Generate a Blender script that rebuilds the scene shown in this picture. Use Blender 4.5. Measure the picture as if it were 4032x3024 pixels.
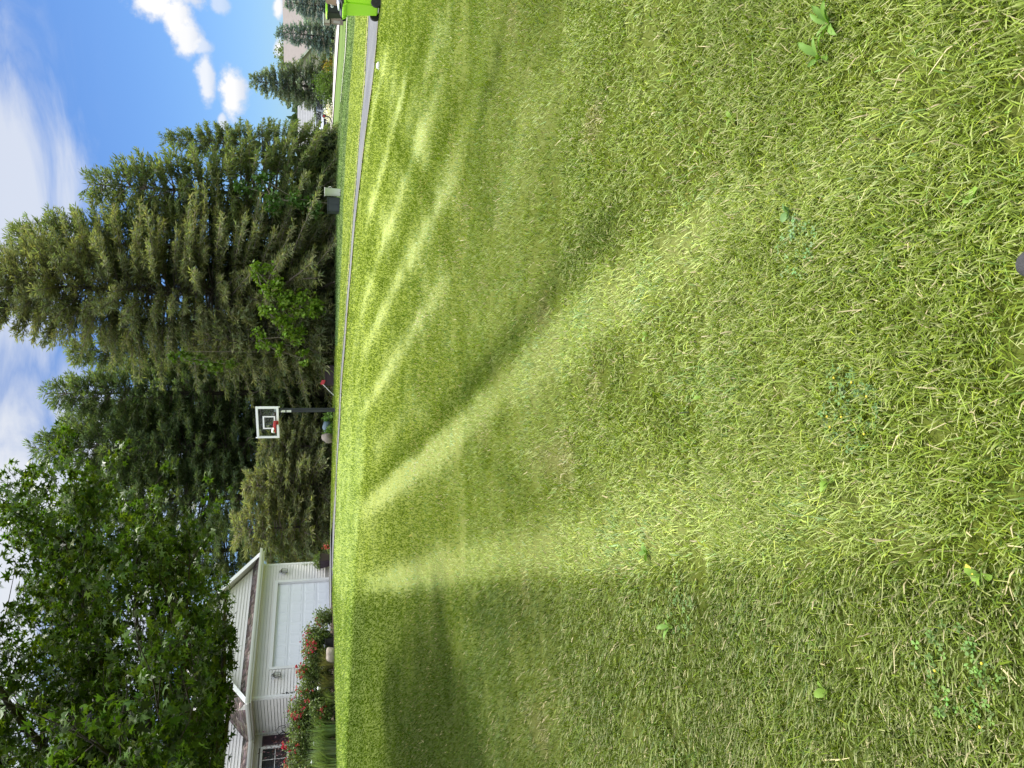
import bpy, bmesh, math, random
import numpy as np
from mathutils import Vector, Matrix

for _o in list(bpy.data.objects):
    bpy.data.objects.remove(_o)
scene = bpy.context.scene
COL = scene.collection
R = math.radians
random.seed(7)
rng = np.random.default_rng(11)

# ------------------------------------------------------------------ camera
# the phone was held on its side: the world is upright, the camera is rolled 90 degrees
F_PX, PITCH, EYE = 2930.0, R(13.95), 1.5
cp, sp = math.cos(PITCH), math.sin(PITCH)
cam_d = bpy.data.cameras.new('camera')
cam_d.sensor_width = 36.0
cam_d.lens = 36.0 * F_PX / 4032.0
cam_d.clip_start = 0.05
cam_d.clip_end = 3000.0
cam = bpy.data.objects.new('camera', cam_d)
COL.objects.link(cam)
right = Vector((1, 0, 0)); up = Vector((0, sp, cp)); fwd = Vector((0, cp, -sp))
cam.matrix_world = Matrix(((-up.x, right.x, -fwd.x, 0), (-up.y, right.y, -fwd.y, 0), (-up.z, right.z, -fwd.z, EYE), (0, 0, 0, 1)))
scene.camera = cam

# ------------------------------------------------------------------ light
SUN_AZ, SUN_EL = R(45), R(61)          # azimuth measured from +Y towards +X
SKY_STRENGTH, SUN_STRENGTH, EXPOSURE = 0.11, 2.8, 1.32
sun_dir = Vector((math.sin(SUN_AZ) * math.cos(SUN_EL), math.cos(SUN_AZ) * math.cos(SUN_EL), math.sin(SUN_EL)))
sl = bpy.data.lights.new('sun', 'SUN')
sl.energy = SUN_STRENGTH
sl.angle = R(8.0)
sl.color = (1.0, 0.955, 0.88)
so = bpy.data.objects.new('sun', sl)
so.rotation_euler = sun_dir.to_track_quat('Z', 'Y').to_euler()
so.location = (20, 10, 40)
COL.objects.link(so)
scene.view_settings.view_transform = 'Standard'
scene.view_settings.look = 'None'
scene.view_settings.exposure = EXPOSURE
scene.view_settings.gamma = 1.0
scene.view_settings.use_curve_mapping = False
scene.cycles.use_denoising = True
scene.cycles.max_bounces = 6
scene.cycles.diffuse_bounces = 3
scene.cycles.glossy_bounces = 3
scene.cycles.transmission_bounces = 5
scene.cycles.transparent_max_bounces = 12
scene.cycles.caustics_reflective = False
scene.cycles.caustics_refractive = False

def ray(u, v):
    """direction of a point of the upright photograph (u right, v down, 3024 x 4032)"""
    a = (u - 1512.0) / F_PX; w = (v - 2016.0) / F_PX
    return Vector((a, cp - w * sp, -sp - w * cp))

def at(u, v, y):
    d = ray(u, v)
    k = y / d.y
    return Vector((d.x * k, y, EYE + d.z * k))

# ---- world: Nishita sky with procedural clouds
world = bpy.data.worlds.new('World')
scene.world = world
world.use_nodes = True
nt = world.node_tree
for n in list(nt.nodes): nt.nodes.remove(n)

class NG:
    def __init__(s, t): s.t = t
    def n(s, typ, **kw):
        x = s.t.nodes.new(typ)
        for k, v in kw.items(): setattr(x, k, v)
        return x
    def put(s, sock, v):
        if isinstance(v, bpy.types.NodeSocket): s.t.links.new(v, sock)
        elif v is not None: sock.default_value = v
    def m(s, op, a, b=None, c=None, clamp=False):
        x = s.n('ShaderNodeMath', operation=op, use_clamp=clamp)
        s.put(x.inputs[0], a); s.put(x.inputs[1], b)
        if c is not None: s.put(x.inputs[2], c)
        return x.outputs[0]
    def vm(s, op, a, b=None):
        x = s.n('ShaderNodeVectorMath', operation=op)
        s.put(x.inputs[0], a); s.put(x.inputs[1], b)
        return x.outputs['Value'] if op in ('DOT_PRODUCT', 'LENGTH') else x.outputs[0]
    def noise(s, vec, scale, detail=4, rough=0.55, dist=0.0):
        x = s.n('ShaderNodeTexNoise')
        s.put(x.inputs['Vector'], vec); x.inputs['Scale'].default_value = scale
        x.inputs['Detail'].default_value = detail; x.inputs['Roughness'].default_value = rough
        x.inputs['Distortion'].default_value = dist
        return x.outputs['Fac']
    def ramp(s, f, a, b, lo=0.0, hi=1.0, smooth=True):
        x = s.n('ShaderNodeMapRange', interpolation_type='SMOOTHSTEP' if smooth else 'LINEAR')
        s.put(x.inputs[0], f)
        for i, v in ((1, a), (2, b), (3, lo), (4, hi)): s.put(x.inputs[i], v)
        return x.outputs[0]
    def mix(s, f, a, b):
        x = s.n('ShaderNodeMix', data_type='RGBA')
        s.put(x.inputs[0], f); s.put(x.inputs[6], a); s.put(x.inputs[7], b)
        return x.outputs[2]

g = NG(nt)
tc = g.n('ShaderNodeTexCoord')
D = g.vm('NORMALIZE', tc.outputs['Generated'])
sky = g.n('ShaderNodeTexSky', sky_type='NISHITA', sun_disc=False)
sky.sun_elevation = SUN_EL
sky.sun_rotation = SUN_AZ
sky.air_density = 1.0; sky.dust_density = 0.35; sky.ozone_density = 2.6; sky.altitude = 200
sep = g.n('ShaderNodeSeparateXYZ'); nt.links.new(D, sep.inputs[0])
# cloud cover as optical density
big = g.noise(D, 26.0, 5, 0.6)
fine = g.noise(D, 75.0, 4, 0.6)
wob = g.m('ADD', g.m('MULTIPLY', g.m('SUBTRACT', big, 0.5), 1.9), g.m('MULTIPLY', g.m('SUBTRACT', fine, 0.5), 1.0))
dens = None; shade = None
PUFFS = [(3010, 610, 70, 62, 1.0), (2965, 690, 70, 62, 1.0), (2885, 735, 60, 50, 0.95), (2840, 790, 26, 38, 0.7), (3080, 640, 90, 110, 1.0),
         (2715, 812, 95, 30, 0.85), (2670, 915, 88, 44, 1.0), (2540, 876, 34, 17, 0.75), (3010, 868, 34, 28, 0.55),
         (2838, 1100, 42, 24, 1.0), (2995, 1097, 38, 20, 1.0), (2290, 420, 55, 24, 0.45), (3230, 980, 120, 50, 0.9), (3500, 900, 170, 70, 0.9)]
for (u, v, du, dv, st) in PUFFS:
    c = ray(u, v).normalized()
    r_ = Vector((c.y, -c.x, 0)).normalized(); u_ = r_.cross(c)
    dc = g.m('MAXIMUM', g.vm('DOT_PRODUCT', D, tuple(c)), 0.02)
    a = g.m('DIVIDE', g.vm('DOT_PRODUCT', D, tuple(r_)), g.m('MULTIPLY', dc, du / F_PX))
    b = g.m('DIVIDE', g.vm('DOT_PRODUCT', D, tuple(u_)), g.m('MULTIPLY', dc, dv / F_PX))
    d2 = g.m('SQRT', g.m('ADD', g.m('MULTIPLY', a, a), g.m('MULTIPLY', b, b)))
    e = g.ramp(g.m('ADD', d2, g.m('MULTIPLY', wob, 0.95)), 1.25, 0.45, 0.0, st)
    front = g.m('GREATER_THAN', g.vm('DOT_PRODUCT', D, tuple(c)), 0.3)
    e = g.m('MULTIPLY', e, front)
    sh = g.m('MULTIPLY', e, g.ramp(b, -1.1, 0.1))
    dens = e if dens is None else g.m('MAXIMUM', dens, e)
    shade = sh if shade is None else g.m('MAXIMUM', shade, sh)
# high thin sheets and the broad white cloud to the left
mp = g.n('ShaderNodeMapping'); mp.inputs['Scale'].default_value = (1.6, 1.0, 5.2); mp.inputs['Rotation'].default_value = (0, R(9), 0)
nt.links.new(D, mp.inputs[0])
cir = g.noise(mp.outputs[0], 3.1, 7, 0.58, 0.5)
el = sep.outputs['Z']
azx = g.m('DIVIDE', sep.outputs['X'], g.m('MAXIMUM', g.m('ABSOLUTE', sep.outputs['Y']), 0.15))
hi = g.ramp(el, 0.22, 0.40)
leftw = g.m('MAXIMUM', g.ramp(azx, 0.10, -0.06), g.ramp(sep.outputs['Y'], 0.1, -0.3))
bias = g.m('ADD', g.m('ADD', g.m('MULTIPLY', hi, 0.12), g.m('MULTIPLY', leftw, 0.24)), g.m('MULTIPLY', g.ramp(el, .38, .6), .2))
sheet = g.ramp(g.m('ADD', cir, bias), 0.54, 0.86)
sheet = g.m('MULTIPLY', sheet, g.m('MAXIMUM', g.m('MULTIPLY', hi, 0.8), g.m('MULTIPLY', leftw, g.ramp(el, 0.08, 0.22))))
c1 = ray(2200, 30).normalized(); 
band = g.ramp(g.m('ADD', g.vm('DISTANCE' if False else 'LENGTH', g.vm('MULTIPLY', g.vm('SUBTRACT', D, tuple(c1)), (1.0, 1.0, 2.6))), g.m('MULTIPLY', g.m('SUBTRACT', cir, 0.5), 0.45)), 0.24, 0.06)
sheet = g.m('MAXIMUM', sheet, g.m('MULTIPLY', band, 0.85))
skycol = g.mix(1.0, sky.outputs[0], (1, 1, 1, 1))
tint = g.n('ShaderNodeMix', data_type='RGBA', blend_type='MULTIPLY')
tint.inputs[0].default_value = 1.0
nt.links.new(sky.outputs[0], tint.inputs[6]); tint.inputs[7].default_value = (0.235, 0.325, 0.455, 1)
CLOUD = 3.65
ccol = g.mix(shade, (CLOUD * 0.72, CLOUD * 0.78, CLOUD * 0.90, 1), (CLOUD * 1.04, CLOUD * 1.03, CLOUD * 1.02, 1))
thick = g.ramp(el, 0.36, 0.62, 0.88, 3.1)      # cloud out of view overhead, brightened to lift the shaded walls
shc = g.vm('SCALE', (CLOUD * 0.97, CLOUD * 1.0, CLOUD * 1.05)); nt.links.new(thick, shc.node.inputs['Scale'])
s1 = g.mix(g.m('MULTIPLY', sheet, 0.9), tint.outputs[2], shc)
s2 = g.mix(dens, s1, ccol)
bg = g.n('ShaderNodeBackground'); bg.inputs['Strength'].default_value = SKY_STRENGTH
nt.links.new(s2, bg.inputs[0])
wo = g.n('ShaderNodeOutputWorld'); nt.links.new(bg.outputs[0], wo.inputs[0])

# ------------------------------------------------------------------ materials
def mat(name, color, rough=0.6, metal=0.0, spec=0.4, noise=None, bump=None, trans=0.0, attr=False, coat=0.0):
    """noise=(scale, amount, second colour), bump=(scale, strength)"""
    m = bpy.data.materials.new(name); m.use_nodes = True
    t = m.node_tree; q = NG(t)
    b = t.nodes['Principled BSDF']; out = t.nodes['Material Output']
    b.inputs['Roughness'].default_value = rough; b.inputs['Metallic'].default_value = metal
    b.inputs['Specular IOR Level'].default_value = spec
    if coat: b.inputs['Coat Weight'].default_value = coat
    c = tuple(color) + (1,)
    if attr:
        at_ = q.n('ShaderNodeAttribute', attribute_name='Col'); csock = at_.outputs['Color']
    else: csock = None
    co = q.n('ShaderNodeTexCoord')
    if noise:
        f = q.noise(co.outputs['Object'], noise[0], 5, 0.6)
        f = q.ramp(f, 0.3, 0.72, 0.0, noise[1])
        csock = q.mix(f, csock if csock else c, tuple(noise[2]) + (1,))
    if csock: t.links.new(csock, b.inputs['Base Color'])
    else: b.inputs['Base Color'].default_value = c
    if bump:
        bn = q.n('ShaderNodeBump'); bn.inputs['Strength'].default_value = bump[1]; bn.inputs['Distance'].default_value = 0.02
        t.links.new(q.noise(co.outputs['Object'], bump[0], 4, 0.6), bn.inputs['Height'])
        t.links.new(bn.outputs[0], b.inputs['Normal'])
    if trans:
        tr = q.n('ShaderNodeBsdfTranslucent'); ms = q.n('ShaderNodeMixShader'); ms.inputs[0].default_value = trans
        if csock:
            hue = q.n('ShaderNodeMix', data_type='RGBA', blend_type='MULTIPLY'); hue.inputs[0].default_value = 1.0
            t.links.new(csock, hue.inputs[6]); hue.inputs[7].default_value = (1.25, 1.35, 0.6, 1)
            t.links.new(hue.outputs[2], tr.inputs[0])
        else: tr.inputs[0].default_value = (c[0] * 1.2, c[1] * 1.3, c[2] * 0.6, 1)
        t.links.new(b.outputs[0], ms.inputs[1]); t.links.new(tr.outputs[0], ms.inputs[2]); t.links.new(ms.outputs[0], out.inputs[0])
    return m

M = {}
M['grass'] = mat('grass_blade', (0.1, 0.16, 0.03), 0.55, spec=0.35, attr=True, trans=0.30)
M['leaf'] = mat('foliage', (0.05, 0.09, 0.02), 0.55, spec=0.3, attr=True, trans=0.25)
M['maple'] = mat('maple_leaf', (0.06, 0.11, 0.02), 0.45, spec=0.35, attr=True, trans=0.36)
M['needle'] = mat('needle', (0.05, 0.08, 0.03), 0.65, spec=0.2, attr=True, trans=0.42)
M['bark'] = mat('bark', (0.10, 0.085, 0.07), 0.9, spec=0.1, noise=(9, 0.8, (0.035, 0.03, 0.026)), bump=(30, 0.6))
M['twig'] = mat('dry_twig', (0.22, 0.19, 0.15), 0.9, spec=0.1, noise=(4, 0.7, (0.12, 0.10, 0.08)))
M['siding'] = mat('vinyl_siding', (0.70, 0.68, 0.65), 0.5, spec=0.3, noise=(1.3, 0.35, (0.63, 0.61, 0.57)), bump=(120, 0.05))
M['trim'] = mat('white_trim', (0.74, 0.74, 0.73), 0.4, spec=0.4, noise=(2.0, 0.25, (0.66, 0.66, 0.63)))
M['door'] = mat('door_paint', (0.78, 0.80, 0.83), 0.4, spec=0.4, noise=(2.4, 0.25, (0.66, 0.68, 0.70)))
M['soffit'] = mat('soffit_paint', (0.55, 0.53, 0.49), 0.6)
M['shingle'] = mat('shingle', (0.2, 0.17, 0.15), 0.9, spec=0.15, attr=True, bump=(60, 0.6))
M['conc'] = mat('concrete', (0.42, 0.40, 0.36), 0.85, spec=0.2, noise=(3, 0.6, (0.30, 0.28, 0.25)), bump=(50, 0.3))
M['asphalt'] = mat('asphalt', (0.088, 0.090, 0.10), 0.85, spec=0.25, noise=(.55, 0.9, (0.145, 0.15, 0.148)), bump=(90, 0.5))
M['road'] = mat('road_surface', (0.40, 0.36, 0.345), 0.9, spec=0.2, noise=(0.8, 0.6, (0.34, 0.31, 0.30)), bump=(60, 0.3))
M['straw'] = mat('dry_edge', (0.34, 0.28, 0.17), 0.95, spec=0.1, noise=(9, 0.9, (0.16, 0.17, 0.07)), bump=(40, 0.8))
M['mulch'] = mat('mulch', (0.06, 0.045, 0.032), 0.95, spec=0.1, noise=(14, 0.8, (0.11, 0.085, 0.06)), bump=(40, 1.0))
M['lime'] = mat('lime_plastic', (0.36, 0.72, 0.035), 0.42, spec=0.4, noise=(2.2, 0.22, (0.30, 0.62, 0.03)), bump=(200, 0.04))
M['black'] = mat('black_plastic', (0.018, 0.019, 0.021), 0.45, spec=0.4, noise=(5, 0.5, (0.03, 0.03, 0.032)))
M['rubber'] = mat('rubber', (0.02, 0.02, 0.021), 0.75, spec=0.3, noise=(14, 0.6, (0.04, 0.038, 0.034)))
M['pole'] = mat('powder_coat', (0.035, 0.038, 0.045), 0.35, metal=0.2, spec=0.5, noise=(3, 0.4, (0.05, 0.052, 0.058)))
M['white'] = mat('white_paint', (0.80, 0.81, 0.82), 0.4, noise=(5, 0.2, (0.72, 0.73, 0.73)))
M['red'] = mat('red_paint', (0.52, 0.045, 0.055), 0.45, noise=(8, 0.4, (0.42, 0.05, 0.06)))
M['pewter'] = mat('pewter', (0.11, 0.105, 0.085), 0.5, metal=0.6, noise=(20, 0.5, (0.06, 0.058, 0.05)))
M['iron'] = mat('black_iron', (0.012, 0.012, 0.013), 0.5, metal=0.3)
M['card'] = mat('cardboard', (0.27, 0.19, 0.13), 0.85, spec=0.15, noise=(3, 0.4, (0.21, 0.15, 0.10)))
M['foam'] = mat('white_sheet', (0.70, 0.74, 0.82), 0.5, noise=(6, 0.4, (0.55, 0.60, 0.74)))
M['cream'] = mat('cream_plastic', (0.60, 0.61, 0.54), 0.55, noise=(5, 0.4, (0.50, 0.51, 0.45)))
M['dark'] = mat('dark_panel', (0.03, 0.038, 0.042), 0.6, noise=(3, 0.6, (0.05, 0.058, 0.06)))
M['stone'] = mat('fieldstone', (0.30, 0.26, 0.22), 0.9, spec=0.2, noise=(5, 0.8, (0.18, 0.15, 0.13)), bump=(18, 0.8))
M['palestone'] = mat('pale_stone', (0.68, 0.67, 0.63), 0.8, spec=0.2, noise=(9, 0.5, (0.5, 0.49, 0.46)), bump=(25, 0.6))
M['bluetarp'] = mat('blue_grey_cover', (0.10, 0.15, 0.19), 0.5, noise=(5, 0.6, (0.17, 0.22, 0.26)), bump=(14, 0.5))
M['tan'] = mat('tan_wall', (0.44, 0.40, 0.33), 0.8, noise=(1.5, 0.4, (0.36, 0.33, 0.28)))
M['olive'] = mat('grey_green_wall', (0.40, 0.40, 0.34), 0.8, noise=(1.5, 0.4, (0.34, 0.34, 0.29)))
M['carpaint'] = mat('silver_paint', (0.52, 0.56, 0.62), 0.28, metal=0.55, spec=0.5, coat=0.5)
M['carpaint2'] = mat('dark_grey_paint', (0.10, 0.12, 0.13), 0.3, metal=0.4, spec=0.5, coat=0.5)
M['shutter'] = mat('shutter_paint', (0.055, 0.035, 0.045), 0.5)
M['purple'] = mat('purple_foliage', (0.06, 0.02, 0.03), 0.6, attr=True, trans=0.2)
M['petal'] = mat('petal', (0.5, 0.02, 0.03), 0.5, attr=True, trans=0.2)
M['shoe'] = mat('shoe_upper', (0.025, 0.024, 0.026), 0.85, noise=(60, 0.6, (0.05, 0.048, 0.05)), bump=(220, 0.5))
M['sole'] = mat('shoe_sole', (0.30, 0.31, 0.34), 0.7, noise=(40, 0.6, (0.40, 0.41, 0.44)), bump=(150, 0.4))
M['brick'] = mat('mailbox_post', (0.30, 0.23, 0.20), 0.85, noise=(7, 0.7, (0.20, 0.15, 0.13)), bump=(30, 0.5))
def glass_mat(name, tintc, alpha):
    m = bpy.data.materials.new(name); m.use_nodes = True
    t = m.node_tree; q = NG(t); out = t.nodes['Material Output']
    t.nodes.remove(t.nodes['Principled BSDF'])
    tr = q.n('ShaderNodeBsdfTransparent'); tr.inputs[0].default_value = tuple(tintc) + (1,)
    gl = q.n('ShaderNodeBsdfGlossy'); gl.inputs['Roughness'].default_value = 0.03
    fr = q.n('ShaderNodeFresnel'); fr.inputs[0].default_value = 1.45
    ms = q.n('ShaderNodeMixShader')
    t.links.new(q.m('ADD', fr.outputs[0], alpha, clamp=True), ms.inputs[0])
    t.links.new(tr.outputs[0], ms.inputs[1]); t.links.new(gl.outputs[0], ms.inputs[2]); t.links.new(ms.outputs[0], out.inputs[0])
    return m
M['clear'] = glass_mat('clear_glass', (0.86, 0.90, 0.89), 0.0)
M['pane'] = mat('window_glass', (0.012, 0.014, 0.015), 0.06, spec=0.6)

# ------------------------------------------------------------------ mesh helpers
def np_mesh(name, V, faces, col=None, smooth=False):
    """V (N,3); faces: list of int arrays (M,k)"""
    me = bpy.data.meshes.new(name)
    V = np.asarray(V, dtype=np.float32)
    me.vertices.add(len(V)); me.vertices.foreach_set('co', V.ravel())
    loops = np.concatenate([np.asarray(f, dtype=np.int32).ravel() for f in faces])
    starts = []; s = 0
    for f in faces:
        f = np.asarray(f); k = f.shape[1]
        starts.append(np.arange(len(f), dtype=np.int32) * k + s); s += len(f) * k
    starts = np.concatenate(starts)
    me.loops.add(len(loops)); me.loops.foreach_set('vertex_index', loops)
    me.polygons.add(len(starts)); me.polygons.foreach_set('loop_start', starts)
    if smooth: me.polygons.foreach_set('use_smooth', np.ones(len(starts), dtype=bool))
    if col is not None:
        c4 = np.ones((len(V), 4), dtype=np.float32); c4[:, :3] = col
        a = me.attributes.new('Col', 'FLOAT_COLOR', 'POINT'); a.data.foreach_set('color', c4.ravel())
    me.update(calc_edges=True)
    return me

def link(name, me, m=None, parent=None, loc=None, rot=None, kind=None):
    o = bpy.data.objects.new(name, me)
    COL.objects.link(o)
    if m is not None and me is not None and len(me.materials) == 0: me.materials.append(m)
    if parent is not None: o.parent = parent
    if loc is not None: o.location = loc
    if rot is not None: o.rotation_euler = rot
    if kind: o['kind'] = kind
    return o

def tag(o, label, cat, group=None):
    o['label'] = label; o['category'] = cat
    if group: o['group'] = group
    return o

def thing(name, label, cat, loc=(0, 0, 0), rz=0.0, group=None):
    o = bpy.data.objects.new(name, None); COL.objects.link(o)
    o.empty_display_size = 0.2
    o.location = loc; o.rotation_euler = (0, 0, rz)
    return tag(o, label, cat, group)

class MB:
    """collects simple solids into one mesh"""
    def __init__(s): s.v = []; s.f = []
    def add(s, vs, fs):
        b = len(s.v); s.v += [tuple(p) for p in vs]; s.f += [tuple(i + b for i in q) for q in fs]
        return s
    def box(s, x0, x1, y0, y1, z0, z1):
        return s.add([(x0, y0, z0), (x1, y0, z0), (x1, y1, z0), (x0, y1, z0), (x0, y0, z1), (x1, y0, z1), (x1, y1, z1), (x0, y1, z1)],
                     [(0, 3, 2, 1), (4, 5, 6, 7), (0, 1, 5, 4), (1, 2, 6, 5), (2, 3, 7, 6), (3, 0, 4, 7)])
    def hexa(s, lo, hi):
        """two quads lo, hi (4 points each, same order)"""
        return s.add(list(lo) + list(hi), [(0, 3, 2, 1), (4, 5, 6, 7), (0, 1, 5, 4), (1, 2, 6, 5), (2, 3, 7, 6), (3, 0, 4, 7)])
    def prism(s, poly, y0, y1, axis='y'):
        """extrude a polygon given in (a, z) along axis"""
        n = len(poly)
        if axis == 'y': vs = [(a, y0, z) for a, z in poly] + [(a, y1, z) for a, z in poly]
        elif axis == 'x': vs = [(y0, a, z) for a, z in poly] + [(y1, a, z) for a, z in poly]
        else: vs = [(a, z, y0) for a, z in poly] + [(a, z, y1) for a, z in poly]
        return s.add(vs, [tuple(range(n))[::-1], tuple(range(n, 2 * n))] + [(i, (i + 1) % n, n + (i + 1) % n, n + i) for i in range(n)])
    def tube(s, pts, rad, n=8, cap=True):
        pts = [Vector(p) for p in pts]
        if not hasattr(rad, '__len__'): rad = [rad] * len(pts)
        rings = []; prev = None
        for i, p in enumerate(pts):
            d = (pts[min(i + 1, len(pts) - 1)] - pts[max(i - 1, 0)]).normalized()
            if prev is None:
                a = Vector((0, 0, 1)) if abs(d.z) < 0.9 else Vector((1, 0, 0))
                x = d.cross(a).normalized()
            else: x = (prev - d * prev.dot(d)).normalized()
            prev = x; y = d.cross(x)
            rings.append([p + (x * math.cos(2 * math.pi * k / n) + y * math.sin(2 * math.pi * k / n)) * rad[i] for k in range(n)])
        vs = [q for r in rings for q in r]; fs = []
        for i in range(len(pts) - 1):
            for k in range(n): fs.append((i * n + k, i * n + (k + 1) % n, (i + 1) * n + (k + 1) % n, (i + 1) * n + k))
        if cap: fs += [tuple(range(n))[::-1], tuple(range((len(pts) - 1) * n, len(pts) * n))]
        return s.add(vs, fs)
    def lathe(s, prof, n=24, c=(0, 0, 0), axis='z'):
        vs = []; fs = []
        for r, h in prof:
            for k in range(n):
                a = 2 * math.pi * k / n
                q = (r * math.cos(a), r * math.sin(a), h)
                if axis == 'x': q = (q[2], q[0], q[1])
                if axis == 'y': q = (q[1], q[2], q[0])
                vs.append((q[0] + c[0], q[1] + c[1], q[2] + c[2]))
        for i in range(len(prof) - 1):
            for k in range(n): fs.append((i * n + k, i * n + (k + 1) % n, (i + 1) * n + (k + 1) % n, (i + 1) * n + k))
        fs += [tuple(range(n))[::-1], tuple(range((len(prof) - 1) * n, len(prof) * n))]
        return s.add(vs, fs)
    def mesh(s, name, bevel=0.0, smooth=False):
        me = bpy.data.meshes.new(name); me.from_pydata(s.v, [], s.f)
        bm = bmesh.new(); bm.from_mesh(me)
        bmesh.ops.recalc_face_normals(bm, faces=bm.faces)
        if bevel: bmesh.ops.bevel(bm, geom=[e for e in bm.edges if len(e.link_faces) == 2 and e.calc_face_angle(0) > 0.5], offset=bevel, segments=2, affect='EDGES', clamp_overlap=True)
        bm.to_mesh(me); bm.free()
        if smooth:
            for p in me.polygons: p.use_smooth = True
        return me
    def build(s, name, m, parent=None, bevel=0.0, smooth=False, **kw):
        return link(name, s.mesh(name, bevel, smooth), m, parent, **kw)

def diamonds(P, Dv, L, W, col, sag=0.0, seed=0):
    """many thin leaf shaped faces: base, two shoulders, tip (2 triangles each)"""
    r = np.random.default_rng(seed)
    n = len(P); Dv = Dv / (np.linalg.norm(Dv, axis=1, keepdims=True) + 1e-9)
    q = r.normal(size=(n, 3)); S = np.cross(Dv, q); S /= (np.linalg.norm(S, axis=1, keepdims=True) + 1e-9)
    L = np.asarray(L)[:, None]; W = np.asarray(W)[:, None]
    mid = P + Dv * L * 0.45; tip = P + Dv * L; tip[:, 2] -= (sag * L[:, 0])
    V = np.stack([P, mid + S * W, tip, mid - S * W], 1).reshape(-1, 3)
    i = np.arange(n)[:, None] * 4
    Fc = np.concatenate([i + np.array([[0, 1, 2]]), i + np.array([[0, 2, 3]])])
    return V, Fc, np.repeat(col, 4, 0)

def sticks(A, B, ra, rb):
    """three sided tapered sticks from A to B"""
    n = len(A); d = B - A; d /= (np.linalg.norm(d, axis=1, keepdims=True) + 1e-9)
    h = np.where(np.abs(d[:, 2:3]) < 0.9, np.array([[0, 0, 1.0]]), np.array([[1.0, 0, 0]]))
    x = np.cross(d, h); x /= np.linalg.norm(x, axis=1, keepdims=True); y = np.cross(d, x)
    rows = []
    for (Pp, rr) in ((A, ra), (B, rb)):
        for k in range(3):
            a = 2 * math.pi * k / 3
            rows.append(Pp + (x * math.cos(a) + y * math.sin(a)) * np.asarray(rr)[:, None])
    V = np.stack(rows, 1).reshape(-1, 3)
    i = np.arange(n)[:, None] * 6
    Fc = np.concatenate([i + np.array([[k, (k + 1) % 3, 3 + (k + 1) % 3, 3 + k]]) for k in range(3)])
    return V, Fc

def jitter(base, n, amt=0.25, seed=0):
    r = np.random.default_rng(seed)
    c = np.array(base)[None, :] * (1 + r.normal(0, amt, size=(n, 1)))
    c = c * (1 + r.normal(0, 0.06, size=(n, 3)))
    return np.clip(c, 0.004, 0.9)

# ------------------------------------------------------------------ terrain
COLS = [(-1.2, [(0, 0), (8, .10), (14, .75), (18, 1.05), (24, 1.30), (30, 1.42), (40, 1.45), (60, 1.42), (120, 1.4)]),
        (-.42, [(0, 0), (8, .04), (10, .14), (14, .58), (17.5, .97), (19, 1.05), (24, 1.25), (29, 1.42), (36, 1.42), (60, 1.38), (120, 1.4)]),
        (-.25, [(0, 0), (8, .02), (12, .25), (16, .64), (19, .93), (21, 1.03), (24, 1.17), (27.5, 1.32), (33, 1.40), (60, 1.38), (120, 1.4)]),
        (0.0, [(0, 0), (9, .03), (14, .25), (20, .60), (27, 1.02), (31, 1.0), (34.5, 1.12), (40, 1.15), (60, 1.3), (120, 1.4)]),
        (.25, [(0, 0), (10, 0), (16, .15), (24, .54), (28, .55), (36, .93), (45, 1.17), (60, 1.25), (90, 1.38), (120, 1.4)]),
        (.48, [(0, 0), (22, 0), (27, .06), (40, .25), (52, .42), (56, .50), (66, .80), (90, 1.3), (120, 1.4)]),
        (1.2, [(0, 0), (22, -.1), (27, 0), (40, .15), (52, .35), (66, .7), (90, 1.2), (120, 1.4)])]
TY = np.arange(0, 120.01, 0.25); TT = np.arange(-1.2, 1.2001, 0.02)
_tab = np.array([np.interp(TY, [p[0] for p in c], [p[1] for p in c]) for _, c in COLS])
ZT = np.array([np.interp(TT, [t for t, _ in COLS], _tab[:, j]) for j in range(len(TY))])      # (Y, T)
_k = np.exp(-0.5 * (np.arange(-10, 11) / 4.0) ** 2); _k /= _k.sum()
ZT = np.apply_along_axis(lambda a: np.convolve(np.pad(a, 10, 'edge'), _k, 'valid'), 0, ZT)
_k2 = np.exp(-0.5 * (np.arange(-4, 5) / 2.0) ** 2); _k2 /= _k2.sum()
ZT = np.apply_along_axis(lambda a: np.convolve(np.pad(a, 4, 'edge'), _k2, 'valid'), 1, ZT)
def ground_z(x, y):
    x = np.asarray(x, float); y = np.asarray(y, float)
    yy = np.clip(y, 0.0, 119.9); t = np.clip(x / np.maximum(yy, 1.0), -1.199, 1.199)
    fy = yy / 0.25; iy = np.minimum(fy.astype(int), len(TY) - 2); fy = fy - iy
    ft = (t + 1.2) / 0.02; it = np.minimum(ft.astype(int), len(TT) - 2); ft = ft - it
    z = (ZT[iy, it] * (1 - fy) * (1 - ft) + ZT[iy + 1, it] * fy * (1 - ft) + ZT[iy, it + 1] * (1 - fy) * ft + ZT[iy + 1, it + 1] * fy * ft)
    z = z + 0.012 * np.sin(x * 1.7 + 0.6 * y) * np.sin(y * 1.3 - 0.4 * x) * np.clip(y / 3, 0, 1)
    return z
def gz(x, y): return float(ground_z(x, y))
def on_ground(u, y):
    """point of the ground at picture column u and distance y"""
    p = at(u, 1300, y); return Vector((p.x, y, gz(p.x, y)))

# low frequency noise for colour fields
def vnoise(x, y, s, seed=0):
    x = x / s; y = y / s
    xi = np.floor(x).astype(np.int64); yi = np.floor(y).astype(np.int64); fx = x - xi; fy = y - yi
    fx = fx * fx * (3 - 2 * fx); fy = fy * fy * (3 - 2 * fy)
    def h(a, b):
        n = (a * 374761393 + b * 668265263 + seed * 974634777) & 0x7fffffff
        n = ((n ^ (n >> 13)) * 1274126177) & 0x7fffffff
        return ((n ^ (n >> 16)) & 0xffff) / 65535.0
    return (h(xi, yi) * (1 - fx) + h(xi + 1, yi) * fx) * (1 - fy) + (h(xi, yi + 1) * (1 - fx) + h(xi + 1, yi + 1) * fx) * fy

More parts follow.
